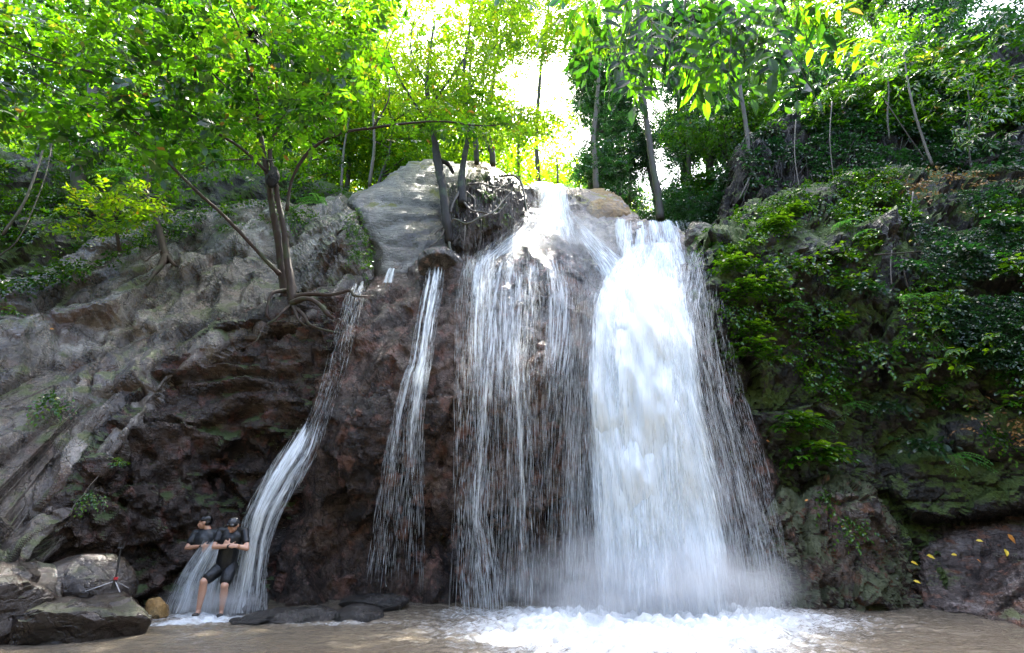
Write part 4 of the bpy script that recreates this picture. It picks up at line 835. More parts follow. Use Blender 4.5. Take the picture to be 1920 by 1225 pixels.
def place(proto, loc, s, rz, label, cat, group, used=set()):
    if proto.name in used:
        o = proto.copy(); col.objects.link(o)
        for ch in proto.children:
            k = ch.copy(); col.objects.link(k); k.parent = o
    else: o = proto; used.add(proto.name)
    o.location = loc; o.rotation_euler = (0, 0, rz); o.scale = (s,)*3 if not isinstance(s, tuple) else s
    o['label'] = label; o['category'] = cat; o['group'] = group
    return o
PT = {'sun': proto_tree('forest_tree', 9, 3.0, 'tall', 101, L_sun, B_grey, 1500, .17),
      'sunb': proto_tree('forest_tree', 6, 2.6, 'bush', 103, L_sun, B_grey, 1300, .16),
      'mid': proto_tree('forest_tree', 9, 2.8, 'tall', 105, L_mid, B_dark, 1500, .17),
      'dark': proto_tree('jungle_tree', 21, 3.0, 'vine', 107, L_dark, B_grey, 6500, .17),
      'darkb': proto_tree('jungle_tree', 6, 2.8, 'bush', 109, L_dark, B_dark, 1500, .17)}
def bgt(kind, px, Y, s, label, py=None, group='forest trees behind the rocks'):
    p = at(px, 400, Y); z = float(hill_z(p[0], np.array(Y))) if py is None else at(px, py, Y)[2]
    return place(PT[kind], (p[0], Y, z-.2), s, (px*.37) % 6.28, label, 'tree', group)
BG = [('mid', 20, 17, 1.0, 'forest tree at the far upper left edge behind the mossy bank'),
 ('sunb', 110, 19, 1.2, 'leafy tree left of the yellowish trunk above the mossy bank'),
 ('mid', 150, 16.5, .9, 'forest tree with a mossy yellowish trunk above the left bank'),
 ('sun', 215, 22, 1.3, 'tall forest tree seen through the crown, between the yellowish trunk and the pale trunk'),
 ('mid', 290, 17.5, 1.1, 'forest tree with a pale trunk just left of the leaning tree limb'),
 ('sunb', 360, 20, 1.2, 'bright bushy tree low behind the leaning tree limb'),
 ('sun', 420, 24, 1.4, 'tall pale stemmed tree far behind the leaning tree'),
 ('mid', 455, 18, .9, 'small forest tree just left of the black termite nest'),
 ('sunb', 560, 18.5, 1.0, 'bright yellow green bushy tree between the leaning tree and the pale slab'),
 ('sunb', 600, 22, 1.3, 'sunlit bushy tree behind the cracked rock face'),
 ('sun', 640, 19, 1.0, 'thin whitish tree standing above the left end of the pale slab'),
 ('sunb', 690, 21, 1.3, 'sunlit tree behind the pale slab, left of the dark knotted trunk'),
 ('sun', 700, 17.5, .8, 'small sunlit tree with a dark knot on its trunk above the pale slab'),
 ('sunb', 760, 20, 1.2, 'bright tree directly behind the top of the pale slab'),
 ('sun', 830, 24, 1.5, 'tall sunlit tree behind the dark curved bluff tree'),
 ('sunb', 900, 24, 1.1, 'bright bushy tree behind the two pale bluff trunks'),
 ('sun', 540, 28, 1.7, 'very tall sunlit tree high on the left slope'),
 ('sun', 330, 30, 1.8, 'very tall tree at the top of the left slope'),
 ('sun', 100, 28, 1.7, 'very tall tree high in the upper left corner'),
 ('sunb', 720, 30, 2.0, 'large sunlit tree crowning the slope above the pale slab'),
 ('sunb', 620, 36, 2.4, 'large far tree filling the sky left of the bluff'),
 ('sunb', 430, 38, 2.6, 'large far tree filling the sky above the leaning tree'),
 ('sunb', 850, 38, 2.2, 'large far tree behind the bluff crowns'),
 ('dark', 1105, 24, (1, 1, 1), 'vine draped dark tree just right of the sky gap over the highest fall'),
 ('dark', 1160, 29, (1, 1, 1.2), 'far bluish vine draped tree standing behind its darker neighbour'),
 ('dark', 1235, 23, (.9, .9, 1.05), 'tall dark tree with a curved trunk above the second upper fall'),
 ('dark', 1290, 22, (.9, .9, 1.0), 'tall dark vine tree above the right end of the second upper fall'),
 ('dark', 1345, 20, (.85, .85, .95), 'tall dark tree left of the earth bank'),
 ('sunb', 1195, 22, .28, 'small bright bush glowing behind the ochre dome'),
 ('sunb', 1150, 26, .3, 'small sunlit bush above the top of the ochre dome'),
 ('darkb', 1285, 18, .55, 'dark bush above the right lip of the second upper fall'),
 ('darkb', 1250, 21, .6, 'dark bush left of its twin above the second upper fall'),
 ('darkb', 1345, 17.5, .7, 'dark bushy tree at the foot of the earth bank'),
 ('sunb', 1000, 30, 1.2, 'hazy pale tree low in the bright sky gap'),
 ('sun', 950, 38, 2.4, 'tall hazy tree at the left side of the bright sky gap'),
 ('sun', 1085, 44, 2.4, 'tall hazy tree at the right side of the bright sky gap'),
 ('dark', 1015, 48, (1.1, 1.1, .9), 'faint far tree inside the sky gap'),
 ('mid', 1395, 18, .95, 'leafy tree with a thin leaning trunk at the left end of the earth bank'),
 ('darkb', 1440, 20, 1.5, 'dark leafy tree above the left part of the earth bank'),
 ('mid', 1500, 21, 1.3, 'green tree behind the long pinnate frond'),
 ('darkb', 1560, 18, 1.1, 'dark bushy tree above the middle of the earth bank'),
 ('dark', 1600, 24, 1.0, 'tall dark tree high above the earth bank hollow'),
 ('mid', 1680, 19, 1.1, 'green tree above the right part of the earth bank'),
 ('darkb', 1760, 17, 1.1, 'dark bushy tree near the upper right corner, left one'),
 ('darkb', 1880, 16, 1.2, 'dark bushy tree in the upper right corner'),
 ('dark', 1780, 22, 1.0, 'tall dark tree behind the upper right corner bushes'),
 ('dark', 1450, 30, 1.2, 'very tall dark tree far above the pinnate leaves'),
 ('dark', 1920, 20, 1.0, 'tall dark tree at the extreme upper right edge')]
for k, px, Y, s, lb in BG: bgt(k, px, Y, s, lb)

# low mass of leaves carpeting the slopes
def carpet(name, label, poly, n, mat, y0, y1, seed, L=.16, thr=-.1, off=.0, onrock=False):
    r = np.random.default_rng(seed)
    P = np.array(poly, float); lo, hi = P.min(0), P.max(0); q = lo+(hi-lo)*r.random((n*3, 2)); q = q[inside(q[:, 0], q[:, 1], P)][:n]
    if onrock: Y = surf(q[:, 0], q[:, 1])-.12-.22*r.random(len(q)); C = at(q[:, 0], q[:, 1], Y)
    else:
        # on the hillside: march along the view until the ground is met
        Y = np.full(len(q), np.nan); 
        for yy in np.arange(15, 60, .25):
            p = at(q[:, 0], q[:, 1], yy); h = p[:, 2] < hill_z(p[:, 0], p[:, 1]+0*p[:, 0])+.3; Y = np.where(np.isnan(Y) & h, yy, Y)
        q = q[~np.isnan(Y)]; Y = Y[~np.isnan(Y)]; C = at(q[:, 0], q[:, 1], Y-.2); C[:, 2] += r.random(len(C))*.9
    C = C[vnoise(C*.9, seed) > thr]
    D = np.stack([r.normal(size=len(C)), r.normal(size=len(C))-.8, r.normal(size=len(C))*.5], 1)
    mb = MB(); s_ = .6+.8*r.random(len(C))
    sprays(mb, C, D, L*2.2, 6, L, L*.45, np.clip(.45+.3*vnoise(C*.8, seed+1)+.14*r.normal(size=len(C)), 0, .93), .5, r)
    return tag(mb.build(name, mat), label, kind='stuff')
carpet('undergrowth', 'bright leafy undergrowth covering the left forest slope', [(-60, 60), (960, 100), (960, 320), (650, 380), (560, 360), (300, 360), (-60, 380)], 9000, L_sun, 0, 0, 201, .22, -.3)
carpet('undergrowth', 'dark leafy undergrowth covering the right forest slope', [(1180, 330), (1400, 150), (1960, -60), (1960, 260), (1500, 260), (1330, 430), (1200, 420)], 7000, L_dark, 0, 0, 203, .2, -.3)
carpet('ground_cover', 'small leafy ground cover trailing over the mossy bank at the left', [(-60, 290), (330, 320), (640, 340), (690, 390), (520, 420), (300, 450), (150, 520), (-60, 560)], 3000, L_under, 0, 0, 205, .13, -.1, onrock=True)
carpet('ground_cover', 'small yellow green creepers over the top edge of the right cliff', [(1300, 440), (1400, 385), (1560, 320), (1680, 320), (1720, 420), (1600, 450), (1480, 430), (1400, 460), (1330, 520)], 2200, L_under, 0, 0, 207, .11, .0, onrock=True)
carpet('ground_cover', 'scattered small leaves over the dark face of the right cliff', [(1340, 520), (1450, 440), (1700, 430), (1960, 330), (1960, 700), (1800, 760), (1600, 760), (1450, 720), (1360, 620)], 2600, L_under, 0, 0, 209, .11, .05, onrock=True)
carpet('ground_cover', 'dark hanging leaves and litter over the earth bank', [(1390, 260), (1570, 190), (1960, 60), (1960, 320), (1700, 320), (1500, 340), (1400, 360)], 3800, L_dark, 0, 0, 211, .15, -.12, onrock=True)

carpet('ground_cover', 'dense dark mossy fern growth at the upper right of the cliff face', [(1690, 380), (1960, 330), (1960, 700), (1830, 700), (1720, 560)], 5000, L_dark, 0, 0, 213, .085, -.25, onrock=True)
carpet('ground_cover', 'thin green growth along the cleft beside the pale slab', [(640, 380), (672, 390), (700, 470), (690, 530), (660, 470)], 260, L_under, 0, 0, 215, .07, -.3, onrock=True)

carpet('undergrowth', 'green jungle undergrowth clinging to the top of the earth bank', [(1400, 250), (1570, 165), (1960, 20), (1960, 220), (1750, 250), (1600, 240)], 3000, L_mid, 0, 0, 217, .19, -.2, onrock=True)
carpet('leaf_litter', 'brown dead leaves lying on the crest of the right cliff', [(1620, 325), (1960, 300), (1960, 400), (1760, 400)], 220, L_dead, 0, 0, 219, .1, -.1, onrock=True)
carpet('leaf_litter', 'dead leaves scattered on the sloping rocks at the right edge', [(1740, 780), (1900, 700), (1960, 700), (1960, 840), (1780, 860)], 45, L_dead, 0, 0, 221, .09, -.1, onrock=True)
# ------------------------------------------------------------------ smaller trees and saplings with visible stems
def small_tree(label, stem, rad, bark, poly, n, y0, y1, mat, L, seed, extra=(), roots=(), thr=-.4, k=7, droop=.25):
    e = tree_obj(label, at(*stem[0])); t = MB(); t.tube(A(*stem), rad, 8, 5, .25)
    for pts, r in extra: t.tube(A(*pts), r, 6, 4, .25)
    t.build('trunk', bark, e, True)
    for pts, r in roots:
        q = MB(); q.tube(A(*pts), r, 6, 4, .3); q.build('root', bark, e, True)
    r = np.random.default_rng(seed); c = MB(); C, _ = region_points(poly, n, y0, y1, r); C = C[clump(C, 1.3, seed, thr)]
    D = nrm(np.stack([r.normal(size=len(C)), r.normal(size=len(C))*.8-.2, r.normal(size=len(C))*.35], 1))
    sprays(c, C, D, L*2.4, k, L, L*.42, None, droop, r); c.build('crown', mat, e)
small_tree('small tree with a bent reddish trunk and gripping roots on top of the left slope', [(312, 490, 12.3), (306, 465, 12.4), (298, 430, 12.6), (290, 400, 12.7), (275, 365, 12.8), (285, 330, 12.9)], [.11, .1, .09, .075, .06, .04], B_red,
           [(230, 300), (340, 290), (370, 340), (330, 400), (250, 410)], 70, 12, 13, L_mid, .17, 301,
           roots=[(((310, 480, 12.3), (300, 500, 12.0), (288, 515, 11.8), (275, 535, 11.6)), (.1, .08, .06, .03)), (((314, 480, 12.3), (325, 495, 12.2), (335, 500, 12.2)), (.07, .05, .02)), (((302, 470, 12.3), (285, 480, 12.0), (272, 490, 11.9), (262, 480, 11.9)), (.03, .02, .02, .01))])
small_tree('low bright green tree spreading its leaves over the mossy bank left of the reddish trunk', [(225, 470, 12.2), (215, 420, 12.0), (200, 380, 11.8), (190, 350, 11.6)], [.05, .04, .03, .015], B_red,
           [(90, 420), (130, 370), (200, 335), (280, 340), (330, 380), (290, 420), (220, 440), (120, 445)], 230, 11.0, 12.2, L_sun, .17, 303)
small_tree('tall tree with a pale crooked trunk seen above the reddish tree', [(262, 400, 15), (275, 340, 15), (285, 290, 15), (298, 230, 15), (305, 160, 15), (312, 100, 15)], [.17, .15, .14, .13, .11, .09], B_grey,
           [(180, -40), (420, -40), (400, 120), (220, 120)], 200, 14, 16, L_mid, .2, 305)
small_tree('mossy yellowish tree trunk standing on the left bank', [(140, 390, 14), (148, 330, 14), (160, 270, 14), (172, 200, 14.2), (176, 120, 14.4)], [.24, .22, .2, .18, .14], B_grey,
           [(60, -40), (280, -40), (260, 140), (100, 150)], 200, 13.4, 15.4, L_mid, .2, 307)
small_tree('thin pale sapling leaning right at the far left above the bank', [(5, 440, 12), (45, 380, 12), (75, 300, 12.2), (95, 220, 12.4)], [.04, .035, .03, .02], B_pale, [(20, 180), (140, 150), (160, 240), (60, 260)], 60, 11.8, 12.8, L_mid, .16, 309)
small_tree('slim white stem behind the pale slab', [(640, 370, 16.5), (641, 330, 16.6), (645, 280, 16.8), (655, 220, 17)], [.06, .055, .05, .04], B_pale, [(600, 120), (700, 110), (710, 210), (620, 230)], 120, 16, 18, L_sun, .19, 311)
small_tree('pale stem with a dark knot rising behind the pale slab', [(692, 350, 16.0), (698, 310, 16), (702, 270, 16.1), (700, 200, 16.2), (704, 120, 16.4)], [.07, .07, .06, .05, .03], B_pale, [(660, 60), (780, 60), (760, 190), (680, 200)], 130, 15.6, 17.5, L_sun, .19, 313)
small_tree('thin leaning grey trunk at the left end of the earth bank', [(1412, 330, 14.8), (1404, 280, 14.9), (1398, 230, 15), (1390, 180, 15), (1384, 120, 15.2), (1380, 20, 15.5)], [.1, .09, .08, .075, .07, .05], B_grey, [(1300, -40), (1450, -40), (1440, 90), (1330, 110)], 160, 14.5, 16.5, L_mid, .18, 315,
           roots=[(((1410, 320, 14.7), (1425, 345, 14.4), (1440, 360, 14.3), (1455, 380, 14.1)), (.07, .05, .04, .02)), (((1410, 325, 14.7), (1398, 350, 14.4), (1385, 375, 14.2)), (.05, .03, .02))])
small_tree('tall grey trunk with a gentle curve above the second upper fall', [(1238, 412, 17), (1233, 360, 17), (1222, 300, 17), (1214, 240, 17), (1208, 190, 17), (1200, 100, 17.2), (1195, -10, 17.5)], [.16, .15, .14, .13, .12, .1, .07], B_grey, [(1150, -60), (1290, -60), (1290, 200), (1255, 330), (1225, 180), (1160, 90)], 420, 16, 19, L_dark, .15, 317, thr=-.6)
small_tree('pale trunk wrapped in creepers right of the highest fall', [(1118, 358, 17), (1116, 310, 17), (1112, 260, 17.1), (1118, 200, 17.2), (1125, 120, 17.4)], [.13, .12, .11, .1, .07], B_pale, [(1062, 130), (1090, 70), (1180, 80), (1200, 190), (1180, 310), (1130, 345), (1085, 300), (1065, 230)], 640, 16, 19, L_dark, .15, 319, thr=-.5)
small_tree('thin bare pale branching tree inside the bright gap', [(1046, 345, 19), (1045, 310, 19), (1042, 290, 19), (1048, 260, 19)], [.05, .04, .03, .01], B_pale, [(985, 290), (1010, 250), (1060, 270), (1070, 330), (1000, 340)], 60, 18, 20, L_sun, .16, 321, extra=[(((1044, 300, 19), (1026, 292, 19), (1019, 270, 19), (1022, 240, 19)), (.03, .03, .02, .01))])
small_tree('upright sapling with a single yellow leaf at its top on the upper right', [(1822, 320, 12.3), (1816, 270, 12.3), (1818, 200, 12.3), (1808, 130, 12.3)], [.03, .028, .022, .014], B_grey, [(1770, 150), (1850, 140), (1900, 190), (1830, 260), (1780, 220)], 26, 12, 12.6, L_mid, .2, 323)
small_tree('slender grey stem curving up through the leaves right of the earth bank hollow', [(1748, 310, 12.9), (1730, 260, 13), (1712, 200, 13), (1700, 140, 13.1), (1690, 60, 13.3)], [.045, .04, .036, .03, .02], B_pale, [(1640, 20), (1780, 20), (1760, 130), (1650, 140)], 90, 12.6, 13.6, L_mid, .2, 325)
small_tree('second slender stem just left of the curving one on the upper right', [(1668, 262, 13.4), (1664, 220, 13.4), (1666, 160, 13.5), (1655, 90, 13.7)], [.03, .028, .024, .016], B_grey, [(1600, 40), (1700, 30), (1700, 130), (1610, 140)], 70, 13, 14, L_mid, .2, 327)
def canopy(label, stem, rad, poly, n, y0, y1, mat, L, seed, thr=-.3, k=7): small_tree(label, stem, rad, B_grey, poly, n, y0, y1, mat, L, seed, thr=thr, k=k)
canopy('sunlit tree whose yellow green crown closes the sky above the highest fall', [(1010, 350, 21), (1006, 250, 21), (1015, 120, 21), (1030, 0, 21)], [.14, .12, .1, .06], [(860, -80), (1230, -80), (1215, 60), (1150, 110), (1090, 90), (1040, 70), (960, 120), (900, 90)], 1900, 18, 22, L_sun, .2, 371, -.35)
canopy('sunlit tree filling the view behind the two dark bluff trees', [(780, 330, 20), (782, 220, 20), (770, 100, 20)], [.14, .12, .08], [(620, -80), (980, -80), (975, 120), (940, 290), (850, 300), (700, 320), (620, 260)], 3000, 19, 24, L_sun, .23, 373, -.4)
canopy('airy pale green tree left of the vine draped trunk in the bright gap', [(975, 350, 24), (972, 280, 24), (980, 180, 24)], [.1, .09, .05], [(925, 150), (1000, 170), (1075, 120), (1085, 250), (1060, 345), (940, 340)], 950, 23, 27, L_sun, .2, 375, -.1)
canopy('bluish airy tree between the two grey trunks above the second upper fall', [(1180, 380, 27), (1182, 280, 27), (1176, 160, 27)], [.12, .1, .06], [(1130, 90), (1260, 90), (1260, 330), (1200, 390), (1130, 350)], 620, 25, 30, L_dark, .2, 377, -.05)
canopy('dark leafy tree right of the curved grey trunk', [(1290, 420, 20), (1292, 320, 20), (1285, 200, 20)], [.14, .12, .08], [(1225, 130), (1390, 90), (1385, 330), (1340, 420), (1240, 410)], 1100, 18.5, 22, L_dark, .17, 379, -.3)
canopy('green tree hiding the hill above the left part of the mossy bank', [(90, 420, 14), (95, 320, 14), (100, 220, 14)], [.1, .09, .06], [(-60, 180), (420, 200), (620, 240), (640, 340), (430, 330), (250, 330), (60, 340), (-60, 300)], 1500, 13, 16.5, L_mid, .19, 381, -.2)
# long narrow leaves leaning over the earth bank
for i, (lb, poly, n, y0, mt) in enumerate([('spray of long narrow shiny leaves hanging over the top of the earth bank', [(1530, 110), (1620, 60), (1720, 50), (1700, 130), (1600, 180), (1540, 200)], 70, 11.0, L_under), ('mass of lance shaped leaves at the upper right above the dark hollow', [(1640, 60), (1900, 20), (1900, 150), (1740, 200), (1620, 180)], 90, 11.2, L_mid),
    ('grass-like leafy clump on the right edge of the earth bank', [(1740, 190), (1910, 150), (1930, 250), (1800, 280)], 50, 11.2, L_under)]):
    r = np.random.default_rng(340+i); C, _ = region_points(poly, n, y0, y0+1.4, r); e = tree_obj(lb, C.mean(0)+[0, 0, -.5], 'plant', name='lanceleaf_plant'); mb = MB(); tw = MB()
    D = np.stack([-.7+.4*r.normal(size=n), -.4+.4*r.normal(size=n), -.25+.3*r.normal(size=n)], 1)
    sprays(mb, C, D, .55, 7, .3, .06, None, .35, r, True, tw, 40); build_two('foliage', mb, tw, [mt, B_twig], e)

# ------------------------------------------------------------------ plant prototypes for the rocks
def proto_plant(name, kind, mat, seed):
    r = np.random.default_rng(seed); e = empty(name, (0, 0, 0)); c = MB(); tw = MB()
    if kind == 'broad':
        m = 13; D = nrm(np.stack([r.normal(size=m)*.9, -.5-.6*r.random(m), r.normal(size=m)*.28+.05], 1)); C = np.stack([r.normal(size=m)*.08, r.random(m)*.05, r.normal(size=m)*.07], 1)
        sprays(c, C, D, .4+.35*r.random(m), 7, .19, .095, None, .25, r, True, tw, 58)
    elif kind == 'tier':
        for z in (-.12, .0, .12):
            m = 7; D = nrm(np.stack([r.normal(size=m), -.7-.3*r.random(m), .05*r.normal(size=m)], 1)); sprays(c, np.tile([0, 0, z], (m, 1))+r.normal(size=(m, 3))*.03, D, .38+.3*r.random(m), 7, .19, .1, None, .12, r, True, tw, 60, .1, .18)
    elif kind == 'fern':
        m = 8; a = np.linspace(-1.3, 1.3, m); D = nrm(np.stack([np.sin(a), -.6-.2*r.random(m), .35*np.cos(a)], 1)); sprays(c, r.normal(size=(m, 3))*.02, D, .55+.2*r.random(m), 30, .095, .022, None, .75, r, False, tw, 75, .1, .08)
    elif kind == 'spray':
        m = 6; D = nrm(np.stack([-1+.25*r.normal(size=m), -.35+.2*r.normal(size=m), -.22+.12*r.normal(size=m)], 1)); C = np.stack([.5-r.random(m)*.6, r.random(m)*.1, .25-r.random(m)*.35], 1)
        sprays(c, C, D, .65, 9, .22, .085, .55+.2*r.random(m), .15, r, True, tw, 45); tw.tube([[.9, .25, .3], [.5, 0, .2], [0, -.15, .05], [-.4, -.3, -.1]], [.012, .01, .007, .003], 5)
    elif kind == 'trail':
        m = 16; D = nrm(np.stack([r.normal(size=m)*.6, -.4*r.random(m)-.1, -.7+.4*r.normal(size=m)], 1)); C = np.stack([r.normal(size=m)*.2, 0*r.random(m), r.normal(size=m)*.1], 1)
        sprays(c, C, D, .35+.45*r.random(m), 8, .12, .065, None, .3, r, True, tw, 60)
    build_two('foliage', c, tw, [mat, B_twig], e); return e
PP = {'broad': proto_plant('broadleaf_plant', 'broad', L_under, 401), 'tier': proto_plant('tiered_shrub', 'tier', L_under, 402), 'fern': proto_plant('fern', 'fern', L_fern, 403),
      'spray': proto_plant('leafy_branch', 'spray', L_sun, 404), 'trail': proto_plant('trailing_plant', 'trail', L_under, 405), 'dim': proto_plant('broadleaf_plant', 'broad', L_dark, 406)}
PL = [('trail', 1395, 425, 1.0, 'trailing plant on the rounded rock shoulder nearest the second upper fall'),
 ('tier', 1445, 425, 1.0, 'tiered shrub just above the pale shoulder of the right cliff'),
 ('trail', 1400, 398, .9, 'bright low plant on the crest left of the earth bank foot'),
 ('broad', 1385, 402, .8, 'small bright plant behind the pale shoulder of the right cliff'),
 ('tier', 1370, 500, 1.0, 'tiered shrub at the left rim of the right cliff beside the main fall top'),
 ('tier', 1390, 545, 1.1, 'larger bright shrub below its neighbour at the left rim of the right cliff'),
 ('trail', 1370, 570, .8, 'trailing yellow green plant on the cliff rim beside the main fall'),
 ('broad', 1455, 545, .9, 'shiny leaved plant right of the rim shrubs'),
 ('trail', 1460, 478, 1.1, 'plant hanging under the pale shoulder of the right cliff'),
 ('broad', 1500, 500, 1.0, 'bright green plant in the dark hollow below the ferns, left one'),
 ('broad', 1560, 480, 1.0, 'bright green plant in the dark hollow directly below the ferns'),
 ('fern', 1575, 425, 1.0, 'pale green fern arching on the upper right cliff'),
 ('fern', 1615, 440, .7, 'small pale fern right of the larger arching fern'),
 ('spray', 1640, 450, .9, 'bright leafy branch crossing in front of the small pale fern'),
 ('trail', 1520, 385, 1.2, 'yellow green creeper plant on the crest of the right cliff'),
 ('trail', 1570, 360, 1.1, 'creeper plant on the crest below the dark root hollow'),
 ('tier', 1480, 400, .9, 'leafy plant on the cliff crest left of the creepers'),
 ('trail', 1630, 395, 1.0, 'small leaved creeper beside the mossy grass patch on the crest'),
 ('broad', 1430, 510, .8, 'dark glossy plant between the rim shrubs and the hollow'),
 ('dim', 1620, 540, 1.0, 'dim leafy plant in the middle of the right cliff face'),
 ('broad', 1590, 530, .9, 'glossy plant right of the hollow on the right cliff'),
 ('fern', 1480, 575, .8, 'fern with shiny fronds below the hollow on the right cliff'),
 ('fern', 1690, 560, .8, 'pale fern on the shaded middle of the cliff'),
 ('fern', 1735, 555, .6, 'small star shaped fern right of the shaded pale fern'),
 ('trail', 1540, 560, 1.0, 'trailing plant under the glossy plants on the cliff'),
 ('tier', 1555, 605, .9, 'bright three leaved plant in the centre left of the right cliff'),
 ('broad', 1600, 660, .9, 'dull leafy plant low in the centre of the right cliff'),
 ('trail', 1640, 640, 1.1, 'thin trailing plant down the middle of the cliff face'),
 ('tier', 1400, 620, .9, 'flat yellow green shrub under the rim beside the main fall'),
 ('tier', 1400, 655, 1.1, 'flat shrub with large shiny leaves above the brown rock ribs'),
 ('broad', 1440, 668, .9, 'shiny dark green plant right of the flat shrub with large leaves'),
 ('spray', 1790, 672, 1.2, 'long yellow green leafy branch reaching left across the right cliff'),
 ('spray', 1725, 715, .8, 'short bright leafy branch below the long one on the right cliff'),
 ('spray', 1865, 640, .9, 'bright leafy branch close to the right edge of the picture'),
 ('spray', 1770, 612, .6, 'small yellow green twig above the long leafy branch'),
 ('broad', 1900, 500, 1.2, 'palm-like bright plant at the right picture edge'),
 ('fern', 1590, 760, .9, 'silvery fern low on the right cliff'),
 ('tier', 1475, 790, 1.1, 'flat bright shrub low beside the foot of the fall'),
 ('fern', 1520, 790, .8, 'silvery green fern right of the flat bright shrub low down'),
 ('tier', 1515, 848, 1.3, 'large flat shrub with round shiny leaves above the buttress'),
 ('broad', 1555, 852, .8, 'yellow green plant touching the large flat shrub above the buttress'),
 ('trail', 1545, 920, .8, 'small plant hanging against the top left of the buttress'),
 ('trail', 1585, 970, .7, 'tiny plant halfway down the buttress'),
 ('dim', 1720, 830, 1.0, 'dim plant in the dark gap right of the buttress top'),
 ('fern', 1790, 855, .9, 'dark green fern over the dark gap on the right'),
 ('broad', 1900, 750, .9, 'leafy plant at the right edge above the litter covered rock'),
 ('trail', 1850, 800, .9, 'low yellow green plant on the mossy sloping rock at the right edge'),
 ('dim', 1800, 470, 1.1, 'dark shrub in the shade at the upper right of the cliff face'),
 ('dim', 1860, 420, 1.2, 'dark shrub close to the right edge below the crest'),
 ('dim', 1700, 500, 1.0, 'dark leafy plant beside the dead twigs on the cliff'),
 ('trail', 1760, 640, 1.0, 'small leaved trailing plant left of the long leafy branch tip'),
 ('dim', 1660, 760, .9, 'dim plant in the dark lower middle of the right cliff'),
 ('fern', 235, 330, 1.2, 'bright fern glowing on the left bank under the forest'),
 ('fern', 250, 425, 1.0, 'bluish green fern beside the reddish trunk on the left'),
 ('fern', 165, 510, .5, 'tiny pale fern at the top edge of the left slope'),
 ('broad', 30, 585, .5, 'small green plant in a crack at the far left'),
 ('trail', 60, 430, 1.2, 'dark trailing plant on the bank at the far left'),
 ('broad', 570, 330, 1.2, 'bright leafy plant right of the termite nest on the ledge'),
 ('fern', 600, 380, 1.3, 'large green fern in the notch left of the pale slab'),
 ('trail', 560, 410, .9, 'yellowish plant on top of the cracked rock face'),
 ('trail', 662, 480, .5, 'little green plant in the dark cleft beside the pale slab'),
 ('broad', 430, 400, .7, 'green plant growing on the rock left of the leaning trunk'),
 ('trail', 100, 740, .7, 'small moss-like plant along the crack low on the left slope'),
 ('trail', 172, 925, .4, 'plant trailing under the lower lip of the left slope'),
 ('broad', 232, 865, .35, 'tiny bright plant on the dark recessed wall'),
 ('trail', 910, 360, .6, 'small mossy plant among the roots of the bluff'),
 ('trail', 935, 395, .6, 'second small plant lower among the bluff roots'),
 ('broad', 785, 240, .9, 'dark leafy epiphyte hanging on the curved bluff tree')]
for k, px, py, s, lb in PL:
    Y = float(surf(px, py)[0])-.28 if 'epiphyte' not in lb and 'left bank' not in lb else (13.2 if 'epi' in lb else 13.5)
    place(PP[k], tuple(at(px, py, Y)), s, .25*math.sin(px*.7), lb, {'fern': 'fern'}.get(k, 'plant'), 'ferns growing on the rocks' if k == 'fern' else 'plants growing on the rocks')

# ------------------------------------------------------------------ loose leaves and twigs lying about
M_yel = plain('yellow_leaf', (.62, .45, .03), .45, .25, 60); M_org = plain('orange_leaf', (.5, .2, .03), .5, .25, 60)
for i, (px, py, s, m_, lb) in enumerate([(1746, 1044, .2, M_yel, 'large yellow leaf near the left end of the lower right slab'), (1789, 1040, .14, M_yel, 'small yellow green leaf just right of the large yellow leaf on the slab'),
    (1837, 1014, .14, M_yel, 'small pale yellow leaf high on the lower right slab'), (1897, 1010, .22, M_org, 'orange leaf near the top right of the slab'), (1887, 1036, .2, M_yel, 'bright yellow leaf below the orange leaf on the slab'),
    (1715, 1056, .18, M_yel, 'yellow leaf hanging in the crack between buttress and slab'), (1720, 1091, .16, M_yel, 'yellowish leaf lowest in the crack beside the buttress'), (1836, 1052, .12, M_org, 'small reddish leaf in the middle of the slab'),
    (1582, 989, .13, M_org, 'orange yellow leaf stuck halfway down the buttress'), (1619, 940, .14, M_yel, 'pale leaf lying on the upper buttress'), (1440, 827, .1, M_org, 'small orange leaf on the dark wall beside the fall'), (1512, 938, .1, M_org, 'small orange leaf left of the buttress top'),
    (1618, 412, .16, M_org, 'orange dead leaf on the crest beside the pale fern'), (1708, 451, .16, M_yel, 'yellow leaf at the tip of the bright branch on the crest'), (1722, 362, .2, M_org, 'brown orange leaf on the mossy crest'),
    (1805, 116, .28, M_yel, 'upright yellow leaf at the top of the sapling on the upper right'), (95, 617, .18, M_org, 'orange leaf caught in the crack at the left'), (60, 592, .12, M_yel, 'yellow leaf on the small plant at the far left'), (1570, 392, .16, M_yel, 'yellow leaf among the creepers on the cliff crest')]):
    Y = 12.25 if py < 200 else float(surf(px, py)[0])-.16
    s = s*.8; mb = MB(); r = np.random.default_rng(500+i); d = nrm(np.array([r.normal(), -.1, .3*r.normal()])) if py > 200 else np.array([.2, 0, 1.]); n_ = nrm(np.array([.2*r.normal(), -.8, .6]))
    add_leaves(mb, np.zeros((1, 3))-d*s/2, d[None], n_[None], np.array([s]), np.array([s*.5]), np.array([.5]), True)
    V = mb.V[0]; mb.add(V-n_*.002, [f[:, ::-1] for k in (3, 4) for f in mb.F[k]])
    o = mb.build('fallen_leaf', m_); o.location = tuple(at(px, py, Y)); tag(o, lb, 'leaf', 'loose yellow and orange leaves')
